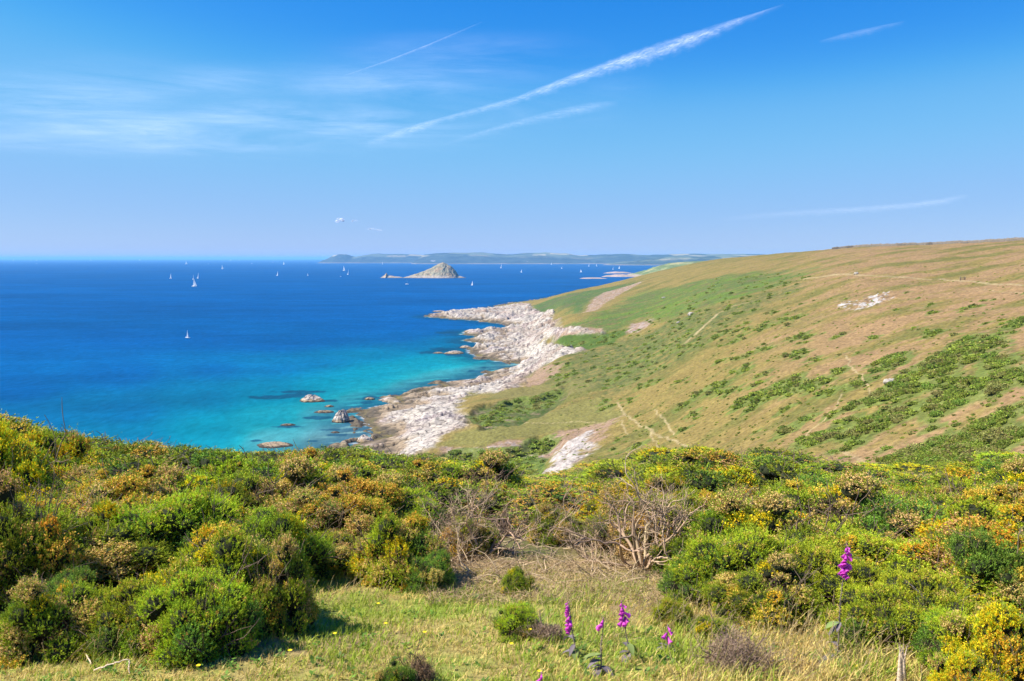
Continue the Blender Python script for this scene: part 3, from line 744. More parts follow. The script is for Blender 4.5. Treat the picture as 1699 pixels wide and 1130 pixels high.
def tube(buf, pts, rad, col, sides=5):
    pts = np.asarray(pts, float); n_ = len(pts); rad = np.broadcast_to(rad, (n_,))
    tg = unit(np.gradient(pts, axis=0)); up = np.array([0.3, .2, 1.0]); a = unit(np.cross(tg, up)); b = np.cross(tg, a)
    th = np.linspace(0, 2 * np.pi, sides, endpoint=False)
    V = pts[:, None] + (a[:, None] * np.cos(th)[None, :, None] + b[:, None] * np.sin(th)[None, :, None]) * rad[:, None, None]
    i = np.arange(n_ * sides).reshape(n_, sides); j = np.roll(i, -1, 1)
    F = np.stack([i[:-1], j[:-1], j[1:], i[1:]], -1).reshape(-1, 4)
    col = np.asarray(col) * (1 + .25 * rs.normal(size=(n_ * sides, 1)) * .5)
    buf.add(V.reshape(-1, 3), F, col)
def branch(buf, p, d, L, r, depth, col, gnarl=.25, ends=None, split=3):
    k = 6; pts = [np.array(p, float)]; d = unit(np.array(d, float))
    for i in range(k):
        d = unit(d + rs.normal(size=3) * gnarl * .55 + np.array([0, 0, .03])); pts.append(pts[-1] + d * L / k)
    tube(buf, pts, np.linspace(r, r * .6, k + 1), col, 5 if r > .006 else 3)
    if ends is not None and depth <= 1: ends.append((pts[-1], d))
    if depth <= 0: return
    for q in range(split):
        s = pts[rs.randint(3, k + 1)] if q else pts[-1]
        nd = unit(d + rs.normal(size=3) * .62); nd[2] = abs(nd[2]) * .8 + .05 if rs.rand() < .75 else nd[2]
        branch(buf, s, nd, L * rs.uniform(.5, .85), r * rs.uniform(.45, .62), depth - 1, col, gnarl, ends, split)

# ---------------------------------------------------------------- gorse
GREENS = [np.array([.19, .27, .018]), np.array([.27, .36, .020]), np.array([.13, .23, .032])]
def gorse_meshes(seed, hw=.62, ht=1.0, nclump=54, shoots=165, needles=15, nl=.020, nw=.0060, tone=1.36, yellow=.0, tan=.3, hue=0, browning=.0, spiky=0.0):
    """unit bush about 2*hw wide and ht tall, built of rounded cushions of spiny shoots"""
    global rs
    rs = np.random.RandomState(seed)
    fol, flo, br = Buf(), Buf(), Buf()
    cl = []
    for k in range(nclump):
        for _ in range(40):
            th = rs.uniform(0, 2 * np.pi); el = math.asin(rs.uniform(.0, 1)); rr = rs.uniform(.72, 1.0)
            c = np.array([math.cos(th) * math.cos(el) * hw * rr, math.sin(th) * math.cos(el) * hw * rr, ht * (.16 + .74 * math.sin(el)) * rr])
            if all(np.linalg.norm(c - q[0]) > .125 for q in cl): break
        cl.append((c, rs.uniform(.075, .215)))
    cl = [(c * (1 + .38 * float(gn(np.array([c[0] * 1.6 + c[2]]), np.array([c[1] * 1.6]), seed)[0])) * np.array([1, 1, 1 - .12 * rs.rand()]), r) for c, r in cl]
    for ci, (c, r) in enumerate(cl):
        out = unit(c - np.array([0, 0, ht * .25])); n_ = int(shoots * (r / .15) ** 2)
        dd = rand_dir(n_ * 2); dd = dd[(dd @ out > -.25) & (dd[:, 2] > -.45)][:n_]; n_ = len(dd)
        lump = 1 + .18 * np.sin(dd[:, 0] * 7 + ci) * np.sin(dd[:, 1] * 8 + ci * 2)
        base = c + dd * (r * lump * rs.uniform(.62, 1.06, n_))[:, None] * np.array([1, 1, .85])
        sd = unit(dd * .8 + out * .3 + np.array([0, 0, .55]) + rs.normal(size=(n_, 3)) * .3)
        sl = rs.uniform(.03, .07, n_) * (1 + spiky) * np.where((rs.rand(n_) < .13) & (dd[:, 2] > .1), rs.uniform(1.6, 3.2, n_), 1)
        # each shoot: needles around a short axis, like a bottle brush
        uu = np.linspace(0, 2 * np.pi, 9, endpoint=False); ee = np.linspace(-1.4, 1.57, 6); TH_, EL_ = np.meshgrid(uu, ee)
        core = np.stack([np.cos(TH_) * np.cos(EL_), np.sin(TH_) * np.cos(EL_), np.sin(EL_) * .85], -1).reshape(-1, 3)
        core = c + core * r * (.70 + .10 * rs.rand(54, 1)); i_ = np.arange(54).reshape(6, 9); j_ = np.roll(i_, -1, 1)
        br.add(core, np.stack([i_[:-1], j_[:-1], j_[1:], i_[1:]], -1).reshape(-1, 4), np.array([.022, .026, .010]) * rs.uniform(.7, 1.3, (54, 1)))  # unseen solid core added to each cushion so its gaps stay dark
        b_ = np.repeat(base, needles, 0); s_ = np.repeat(sd, needles, 0); L_ = np.repeat(sl, needles)
        t = rs.uniform(0, 1, len(b_)); pos = b_ + s_ * (L_ * t)[:, None]
        nd = unit(s_ * rs.uniform(.6, 1.2, len(b_))[:, None] + rand_dir(len(b_)) * .75)
        g = GREENS[(hue + (rs.rand() < .25) * rs.randint(1, 3)) % 3] * rs.uniform(.8, 1.2)
        if rs.rand() < browning: g = np.array([.30, .24, .10]) * rs.uniform(.7, 1.2)
        cs = g * tone * rs.uniform(.55, 1.45, (n_, 1)) * np.stack([rs.uniform(.85, 1.25, n_), np.ones(n_), rs.uniform(.8, 1.2, n_)], 1)
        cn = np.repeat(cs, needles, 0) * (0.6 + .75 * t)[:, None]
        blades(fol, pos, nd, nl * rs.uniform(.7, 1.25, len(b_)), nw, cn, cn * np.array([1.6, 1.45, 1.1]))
        # blossom and spent blossom sit near the shoot tips of cushions picked at random
        q = rs.rand(); kind = 'y' if q < yellow else ('t' if q < yellow + tan else None)
        sprinkle = rs.rand() < .5
        if kind or sprinkle:
            dens = rs.uniform(.35, .8) if kind else .05
            sel = np.where((rs.rand(n_) < dens) & (dd[:, 2] > -.25))[0]
            m_ = 11
            if len(sel):
                fb = np.repeat(base[sel] + sd[sel] * sl[sel][:, None] * .5, m_, 0) + rs.normal(size=(len(sel) * m_, 3)) * .013
                if kind == 'y': fc = np.array([.95, .62, .012]) if rs.rand() < .7 else np.array([.88, .45, .03])
                elif kind == 't': fc = [np.array([.80, .52, .17]), np.array([.66, .43, .16]), np.array([.88, .52, .07])][rs.randint(3)]
                else: fc = np.array([.62, .38, .08])
                fcc = np.repeat(fc * rs.uniform(.7, 1.2, (len(sel), 1)), m_, 0) * rs.uniform(.85, 1.15, (len(sel) * m_, 1))
                fd = rand_dir(len(fb)); fd[:, 2] = np.abs(fd[:, 2])
                sd_ = unit(np.cross(fd, rand_dir(len(fb)))) * .0065; L = fd * .017
                V = np.stack([fb - sd_ * .6, fb + sd_ * .6, fb + L * .7 + sd_, fb + L * 1.05, fb + L * .7 - sd_], 1).reshape(-1, 3)
                o_ = np.arange(len(fb))[:, None] * 5
                flo.add(V, np.concatenate([o_ + np.array([[0, 1, 2]]), o_ + np.array([[0, 2, 3]]), o_ + np.array([[0, 3, 4]])]), np.repeat(fcc, 5, 0))
    # dead brown needles and twigs inside, a dark mass added to block light
    n_ = 4200; dd = rand_dir(n_); dd[:, 2] = np.abs(dd[:, 2]); q = rs.uniform(.2, .86, n_)[:, None] ** .6
    b_ = dd * np.array([hw, hw, ht * .86]) * q + np.array([0, 0, .02])
    blades(br, b_, unit(rand_dir(n_) + np.array([0, 0, .2])), rs.uniform(.03, .07, n_), .010, np.array([.10, .065, .04]) * rs.uniform(.5, 1.4, (n_, 1)))
    for k in range(7):
        th = rs.uniform(0, 2 * np.pi); branch(br, (math.cos(th) * .05, math.sin(th) * .05, -.12), (math.cos(th) * .8, math.sin(th) * .8, 1), ht * .6, .016, 2, np.array([.16, .115, .08]), .3)
    return (fol.mesh("foliage", M_leaf), flo.mesh("blossom", M_flower) if flo.n else None, br.mesh("branches", M_wood))
GV = {}
for nm, kw in dict(
    green=dict(seed=1, hue=1, tan=.10, yellow=.0), green2=dict(seed=2, hue=0, tan=.18, yellow=.02), dark=dict(seed=3, hue=2, tan=.12, yellow=.0),
    tan=dict(seed=4, hue=0, tan=.75, yellow=.04, browning=.1), tan2=dict(seed=5, hue=1, tan=.6, yellow=.12), mixed=dict(seed=6, hue=0, tan=.38, yellow=.10),
    yellow=dict(seed=7, hue=1, tan=.2, yellow=.45), bloom=dict(seed=10, hue=1, tan=.12, yellow=.82), brown=dict(seed=8, hue=0, tan=.6, yellow=.0, browning=.25), orange=dict(seed=9, hue=1, tan=.35, yellow=.3)).items():
    GV[nm] = gorse_meshes(**kw)
LO = {nm: gorse_meshes(seed=20 + i, nclump=42, shoots=85, needles=9, nl=.032, nw=.012, tone=.92, **kw) for i, (nm, kw) in enumerate(dict(
    green=dict(hue=1, tan=.12, yellow=.02), tan=dict(hue=0, tan=.65, yellow=.05), yellow=dict(hue=1, tan=.25, yellow=.35), mixed=dict(hue=0, tan=.35, yellow=.08)).items())}
rs = np.random.RandomState(77)
WORDS = dict(green="bright green gorse bush", green2="mid green gorse bush", dark="deep green gorse bush", tan="gorse bush thick with tan spent blossom", tan2="gorse bush speckled tan and gold",
             mixed="green gorse bush flecked with tan blossom", yellow="gorse bush in yellow bloom", brown="browning gorse bush", orange="gorse bush with orange gold blossom")
NB = [0]
def gorse(kind, x, y, s=(1, 1, 1), rz=None, label=None, group=None, lod=GV, sink=.06):
    NB[0] += 1
    z = ground_z(x, y) - sink
    e = empty("gorse_bush", (x, y, z), rs.uniform(0, 6.28) if rz is None else rz)
    e.scale = s
    tag(e, label, "gorse bush", group)
    f, l, b = lod[kind]
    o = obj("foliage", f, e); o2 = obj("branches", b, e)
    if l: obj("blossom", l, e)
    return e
def gpos(px, py):
    """ground point of the brow under a line of sight"""
    d = ray(px, py); Ys = np.arange(3, 37, .1); t = Ys / d[1]
    i = np.where(70 + d[2] * t <= fore(d[0] * t, Ys))[0]; i = i[0] if len(i) else len(Ys) - 1
    Y = Ys[i] - .1 + np.arange(0, .11, .01); t = Y / d[1]; j = np.where(70 + d[2] * t <= fore(d[0] * t, Y))[0]; j = j[0] if len(j) else 10
    return d[0] * Y[j] / d[1], float(Y[j])
def hero(kind, px, base_py, top_py, wpx, label, depth=None, yoff=None):
    """a bush whose front foot stands at (px, base_py) and whose crown reaches top_py"""
    x, Yf = gpos(px, base_py)
    hw = wpx * .5 / FPX * Yf * 1.04; dep = hw if depth is None else depth
    Y = Yf + dep * .62; x = x * Y / Yf
    q = ray(px, top_py); zt = 70 + q[2] * (Y - dep * .1) / q[1]; g = float(fore(np.array([x]), np.array([Y]))[0])
    ht = max(zt - g, .2)
    return gorse(kind, x, Y, (hw / .72, dep / .72, ht / 1.06), label=label)
# kind, px, foot py, crown py, width px, label
HEROES = [
 ('green', 225, 1088, 945, 200, "low dark green gorse cushion at the front edge of the left thicket, beside the turf"),
 ('tan2', 370, 1062, 850, 260, "rounded green gorse bush at the right front of the left thicket, shading the turf"),
 ('dark', 100, 1050, 930, 150, "small gorse bush in the shade at the lower left edge of the photo"),
 ('mixed', 30, 1010, 790, 230, "tall gorse bush at the left edge of the photo with dark bare foot"),
 ('bloom', 25, 960, 800, 160, "gorse bush with the brightest yellow bloom, at the left edge"),
 ('bloom', 0, 890, 660, 230, "highest gorse bush on the left skyline, yellow against the sea"),
 ('orange', 150, 960, 815, 150, "gorse bush with a patch of yellow flowers behind the front left cushion"),
 ('green', 290, 960, 790, 240, "broad green gorse bush in the middle of the left thicket"),
 ('green2', 455, 985, 830, 180, "green gorse bush left of the deep shadow hole"),
 ('tan', 560, 925, 800, 190, "tan flowered gorse bush behind the deep shadow hole"),
 ('tan2', 655, 975, 830, 160, "domed gold flecked gorse bush standing forward of the dead brush, on a visible stem"),
 ('dark', 715, 985, 900, 90, "small dark gorse bush at the foot of the domed gold flecked one"),
 ('mixed', 780, 860, 752, 190, "flat topped gorse bush above the left dead branches"),
 ('tan', 700, 850, 758, 150, "tan gorse bush left of the flat topped one on the middle skyline"),
 ('tan', 500, 860, 735, 200, "tan gorse bush making the hump in the middle left skyline"),
 ('green', 400, 870, 742, 200, "green gorse bush on the skyline left of the tan hump"),
 ('bloom', 1040, 890, 778, 140, "gorse bush with yellow top over the big dead branches"),
 ('orange', 1120, 890, 780, 130, "yellow topped gorse bush right of the big dead branches"),
 ('green2', 1130, 960, 880, 110, "small gorse bush at the right foot of the big dead branches"),
 ('mixed', 1145, 940, 855, 90, "gold speckled gorse bush close to the right of the big dead branches"),
 ('green', 1230, 1012, 850, 230, "soft green gorse bush right of the bare patch"),
 ('green', 1370, 1030, 880, 230, "green gorse bush directly behind the tallest foxglove"),
 ('green2', 1330, 900, 790, 230, "green gorse bush with tan flecks above the soft green ones"),
 ('brown', 1525, 905, 775, 150, "dark gorse bush with tan crest and shadow hollow on the right"),
 ('tan', 1640, 920, 790, 170, "tan crested gorse bush near the right edge over a dark hollow"),
 ('green', 1530, 1090, 930, 220, "bright green gorse bush behind the bare curved twig"),
 ('dark', 1650, 1010, 850, 190, "deep green gorse bush at the right edge"),
 ('bloom', 1675, 1160, 975, 200, "nearest yellow flowered gorse bush at the lower right corner"),
 ('bloom', 1610, 1190, 1060, 130, "low yellow flowered gorse cushion at the bottom right edge"),
 ('green', 860, 1062, 985, 90, "small green gorse bush alone on the turf left of the foxgloves"),
 ('green2', 858, 990, 930, 60, "little gorse sprig between the dead branches and the turf"),
 ('dark', 660, 1150, 1078, 70, "tiny gorse bush at the bottom edge of the turf"),
 ('green', 1115, 1040, 980, 80, "small green gorse bush left of the soft green thicket, behind the rightmost small foxglove"),
 ('green2', 1175, 1070, 1010, 90, "low gorse cushion on the turf right of the small foxgloves"),
 ('mixed', 925, 905, 830, 90, "gorse bush behind the upright middle dead branches"),
 ('brown', 1062, 925, 792, 190, "dead hearted brown gorse bush behind the largest tangle of bare branches"),
 ('brown', 1165, 905, 812, 110, "brown gorse bush right of the largest tangle of bare branches"),
 ('brown', 775, 925, 835, 120, "brown gorse bush behind the left bare branches"),
 ('brown', 955, 905, 845, 80, "small brown gorse bush at the left of the largest tangle"),
 ('green', 900, 880, 822, 70, "green gorse bush in the gap behind the upright bare branches"),
 ('mixed', 95, 1092, 940, 190, "dark fronted gorse bush at the lower left, forward of the thicket, by the forked stick"),
 ('green', 330, 1098, 925, 210, "foremost gorse bush of the left thicket, low over the turf"),
 ('mixed', 445, 1052, 880, 150, "gorse bush at the right shoulder of the left thicket, throwing shadow on turf"),
 ('green', 1165, 1012, 905, 150, "pale green gorse bush at the left corner of the right thicket"),
 ('mixed', 1275, 1042, 925, 190, "low flecked gorse bush at the front of the right thicket behind dry grass"),
 ('green', 1460, 1085, 955, 190, "leafy gorse bush right of the tallest foxglove stem"),
 ('green', 1590, 1130, 985, 150, "green gorse bush between the curved twig and the corner bloom"),
 ('green', 1800, 1120, 930, 190, "green gorse bush just outside the right edge of the photo"),
 ('mixed', 1930, 1130, 900, 230, "flecked gorse bush farther outside the right edge of the photo"),
 ('tan', 590, 905, 835, 120, "pale tan crested gorse bush above the shadow hole"),
 ('tan2', 330, 950, 800, 170, "gold tipped gorse bush in the heart of the left thicket"),
 ('tan', 160, 905, 770, 170, "tan crested gorse bush behind the yellow patched one at the left"),
 ('bloom', 45, 925, 812, 100, "small gorse bush covered in bright yellow flower near the left edge"),
 ('brown', 590, 950, 868, 130, "brown hearted gorse bush filling the shadow hole left of the domed one"),
 ('dark', 520, 962, 880, 110, "small dark gorse bush at the left rim of the shadow hole"),
 ('tan', 830, 870, 796, 80, "tan gorse bush at the right end of the left thicket, above the gap"),
 ('tan2', 885, 842, 808, 50, "small gorse bush low in the gap, below the white landslip"),
 ('orange', 75, 850, 690, 170, "gold topped gorse bush second from the left on the skyline"),
 ('tan', 1500, 850, 785, 110, "tan gorse bush on the right skyline left of the dark hollow"),
 ('yellow', 1680, 850, 752, 160, "yellow green gorse bush on the right skyline edge"),
]
for h_ in HEROES: hero(*h_)
# thicket behind: fills the brow down to where it drops out of sight
SKY = [(-200,630),(0,676),(60,690),(120,708),(180,714),(250,730),(330,743),(400,745),(470,742),(520,740),(600,748),(680,757),(780,760),(835,776),(870,802),(920,806),(950,792),(1000,770),(1060,748),(1150,742),(1250,741),(1330,746),(1380,762),(1440,772),(1500,782),(1560,784),(1620,772),(1699,752),(1900,740)]
BASE = [(-200,1010),(0,985),(100,960),(250,960),(400,930),(470,930),(560,905),(660,900),(760,855),(830,850),(900,880),(960,880),(1080,880),(1150,920),(1250,955),(1400,985),(1500,1030),(1600,1085),(1699,1100),(1900,1120)]
def lin(tb, x): return float(np.interp(x, [t[0] for t in tb], [t[1] for t in tb]))
placed = []
MARKS = [(225,1010,"the front left cushion"),(25,840,"the brightest yellow bush"),(10,720,"the highest left bush"),(150,880,"the yellow patched bush"),(290,860,"the broad green bush"),(455,900,"the bush by the shadow hole"),
 (560,850,"the deep shadow hole"),(655,890,"the domed gold bush"),(780,800,"the flat topped bush"),(700,790,"the middle tan bush"),(500,780,"the tan skyline hump"),(400,790,"the green skyline bush"),(1068,860,"the largest bare branches"),
 (1150,800,"the big yellow top"),(1230,920,"the soft green bush"),(1404,940,"the tallest foxglove"),(1330,830,"the tan flecked bush"),(1525,840,"the dark hollow"),(1640,850,"the tan crested bush"),(1540,1000,"the curved twig"),
 (1650,930,"the deep green bush"),(915,860,"the upright bare branches"),(800,880,"the long bare branches"),(1680,790,"the right skyline bush")]
used_labels = {}
def where(px, py):
    m = min(MARKS, key=lambda q: (q[0] - px) ** 2 + 2 * (q[1] - py) ** 2); dx, dy = px - m[0], py - m[1]
    far = "well " if abs(dx) + abs(dy) > 90 else ""
    if abs(dy) > abs(dx): return far + ("behind " if dy < 0 else "in front of ") + m[2]
    return far + ("left of " if dx < 0 else "right of ") + m[2]
rr_ = random.Random(5)
USED = {}
def lab(kind, px, py, s, ht, Y=0):
    base = ("wide " if s > 1.7 else "") + ("low " if ht < .55 else "") + WORDS[kind]
    l_ = base + " " + where(px, py)
    if l_ in USED: l_ = ("farther " if Y > USED[l_] else "nearer ") + l_
    USED.setdefault(l_, Y); return l_
def try_fill(n_tries, Y0, Y1, smin, smax, lod, spacing):
    for _ in range(n_tries):
        Y = math.exp(rr_.uniform(math.log(Y0), math.log(Y1))); px = rr_.uniform(-170, 1870)
        x = (px - CX) / FPX * Y / cp
        gz_ = float(fore(np.array([x]), np.array([Y]))[0]); ang = (70 - gz_) / Y
        py = CY + FPX * math.tan(math.atan(ang) - PITCH)
        if py > lin(BASE, px): continue
        if 835 < px < 935 and Y < 13: continue
        if any((x - a) ** 2 + (Y - b) ** 2 < (spacing * (r + .5) * .5) ** 2 for a, b, r in placed): continue
        # height allowed by the skyline
        zt = 70 - math.tan(math.atan((max(lin(SKY, px + q_ * smax * .5 / Y * FPX) for q_ in (-.7, 0, .7)) + rr_.uniform(-6, 12) - CY) / FPX) + PITCH) * Y
        room = zt - gz_
        if room < .16: continue
        s = rr_.uniform(smin, smax); ht = min(room / 1.13, s * rr_.uniform(.62, 1.05))
        placed.append((x, Y, s * .7))
        k = rr_.random(); n_ = gn(np.array([px / 170.]), np.array([py / 60.]), 4)[0]
        if lod is GV: kind = rr_.choice((['green','tan2','mixed','tan','green2'] if px < 850 else ['green','green2','mixed','tan2','dark']) if n_ > -.05 else ['tan','tan2','tan','mixed','green2'])
        else: kind = rr_.choice(['green','green','mixed'] if n_ > 0 else (['tan','mixed','yellow','tan'] if px < 220 or px > 1560 or 1000 < px < 1180 else ['tan','mixed','green','tan']))
        side = "left of the bare branches" if px < 850 else "right of the bare branches"
        gorse(kind, x, Y, (s * 1.05, s * 1.05, ht / 1.03), lod=lod, label=lab(kind, px, py - 20, s, ht, Y), group="gorse thicket on the brow, " + side)
try_fill(2600, 8.2, 13, .8, 1.3, GV, 1.0)
n13 = NB[0]
try_fill(4200, 13, 19, 1.3, 2.0, LO, 1.25)
try_fill(3000, 19, 31, 1.9, 2.8, LO, 1.25)
print('GORSE', n13, NB[0])

# ---------------------------------------------------------------- dead gorse
DW = np.array([.42, .30, .19])
def dead_bush(px, py, hpx, label, seed, spread=1.0, n_=7, depth=3, r0=.016, fine=500, lean=0.0):
    global rs
    rs = np.random.RandomState(seed)
    x, Y = gpos(px, py); H = hpx / FPX * Y * .78; e = empty("dead_gorse_bush", (x, Y, ground_z(x, Y))); tag(e, label, "dead bush")
    ends = []
    for k in range(n_):
        th = 2 * math.pi * k / n_ + rs.uniform(-.4, .4); b = Buf()
        c_ = DW * rs.uniform(.75, 1.25)
        branch(b, (math.cos(th) * .03, math.sin(th) * .03, -.03), (math.cos(th) * spread + lean, math.sin(th) * spread * .6, 1), H * rs.uniform(.5, .75), r0 * rs.uniform(.7, 1.1), depth, c_, .42, ends)
        obj("branch", b.mesh("branch", M_wood), e)
    if fine:
        b = Buf(); P_ = np.array([p for p, d in ends]); D_ = np.array([d for p, d in ends]); i = rs.randint(0, len(P_), fine)
        blades(b, P_[i] + rs.normal(size=(fine, 3)) * .04, unit(D_[i] + rand_dir(fine) * .9), rs.uniform(.04, .12, fine), .004, DW * .75 * rs.uniform(.6, 1.3, (fine, 1)))
        tag(obj("twigs", b.mesh("twigs", M_wood), e), kind="stuff")
    return e
dead_bush(1068, 944, 165, "largest bare dead gorse with tangled pale branches under the yellow topped bush", 31, 1.05, 12, 3, .030, 2500)
dead_bush(915, 905, 110, "upright pale dead branches in the gap between the two thickets", 32, .45, 5, 3, .013, 300, -.2)
dead_bush(800, 925, 125, "dead gorse with long pale branches left of the gap", 33, 1.1, 10, 3, .022, 2500, -.25)
dead_bush(755, 935, 105, "bare leaning dead branches beside the domed gold flecked bush", 34, .9, 6, 3, .015, 900, -.1)
dead_bush(1165, 900, 80, "grey brown dead twigs right of the yellow topped gorse", 35, 1.1, 6, 3, .012, 900)
dead_bush(985, 930, 75, "low dead gorse branches at the left foot of the largest one", 36, 1.4, 6, 2, .016, 500, -.4)
# dry brush heaps
def brush(px, py, wpx, hpx, label, seed, n_=9000, col=np.array([.33, .235, .16])):
    global rs
    rs = np.random.RandomState(seed)
    x, Y = gpos(px, py); hw = wpx * .5 / FPX * Y; H = hpx / FPX * Y * 1.1; b = Buf(); Y += hw * .6
    lump = [(rs.uniform(-.65, .65), rs.uniform(-.6, .6), rs.uniform(.45, .95), rs.uniform(.25, .5)) for _ in range(12)]
    q = rs.randint(0, 12, n_); dd = rand_dir(n_); dd[:, 2] = np.abs(dd[:, 2]); L_ = np.array(lump)[q]
    base = np.stack([(L_[:, 0] + dd[:, 0] * L_[:, 3]) * hw, (L_[:, 1] + dd[:, 1] * L_[:, 3]) * hw, (L_[:, 2] * .6 + dd[:, 2] * .4) * H * rs.uniform(.2, 1, n_)], 1)
    blades(b, base, unit(rand_dir(n_) + dd * .7), rs.uniform(.015, .045, n_), .0045, col * rs.uniform(.6, 1.4, (n_, 1)))
    e = empty("dry_brush", (x, Y, ground_z(x, Y))); tag(e, label, "dry brush"); tag(obj("twigs", b.mesh("twigs", M_wood), e), kind="stuff")
    b = Buf()
    for k in range(5): branch(b, (rs.uniform(-.3, .3) * hw, 0, -.02), (rs.uniform(-1, 1), rs.uniform(-1, 1), .9), H * .8, .007, 2, col * .8)
    obj("stem", b.mesh("stem", M_wood), e)
brush(1238, 1128, 130, 80, "round heap of dry grey tan brush at the bottom right of the turf", 41)
brush(700, 1140, 60, 45, "small dark brown dry brush beside the tiny gorse bush at the bottom", 42, 4000, np.array([.20, .115, .07]))
brush(1170, 1000, 80, 40, "dry tan brush at the foot of the soft green gorse", 43, 5000)
brush(1590, 985, 40, 60, "small brown dead sprig in the green gorse right of the curved twig", 44, 3000, np.array([.30, .17, .10]))
brush(905, 1065, 60, 30, "dry twiggy clump right of the small gorse on the turf", 45, 3000)
# loose dead wood litter on the bare patch: nobody could count it
def litter():
    global rs
    rs = np.random.RandomState(51); b = Buf()
    for k in range(420):
        px, py = rs.uniform(735, 1110), rs.uniform(895, 985)
        if py > 985 - abs(px - 950) * .12: continue
        x, Y = gpos(px, py); z = ground_z(x, Y); d = unit(np.array([rs.normal(), rs.normal() * .5, rs.uniform(-.1, .35)]))
        L = rs.uniform(.1, .5); pts = [np.array([x, Y, z + .02])]
        for i in range(5): d = unit(d + rs.normal(size=3) * .22); pts.append(pts[-1] + d * L / 5)
        pts = np.array(pts); pts[:, 2] = np.maximum(pts[:, 2], z + .01)
        tube(b, pts, np.linspace(1, .4, 6) * rs.uniform(.003, .010), DW * rs.uniform(.7, 1.35), 4)
    n_ = 16000; px = rs.uniform(700, 1140, n_); Y = rs.uniform(8.0, 10.4, n_); x = (px - CX) / FPX * Y
    z = fore(x, Y); d = rand_dir(n_); d[:, 2] = np.abs(d[:, 2]) * .5
    blades(b, np.stack([x, Y, z + rs.uniform(0, .07, n_)], 1), unit(d), rs.uniform(.03, .12, n_), .005, DW * np.array([1.0, .92, .85]) * rs.uniform(.55, 1.35, (n_, 1)))
    o = obj("dead_twig_litter", b.mesh("dead_twig_litter", M_wood)); tag(o, kind="stuff"); o["label"] = "dry twig litter on the bare patch"; o["category"] = "litter"
litter()

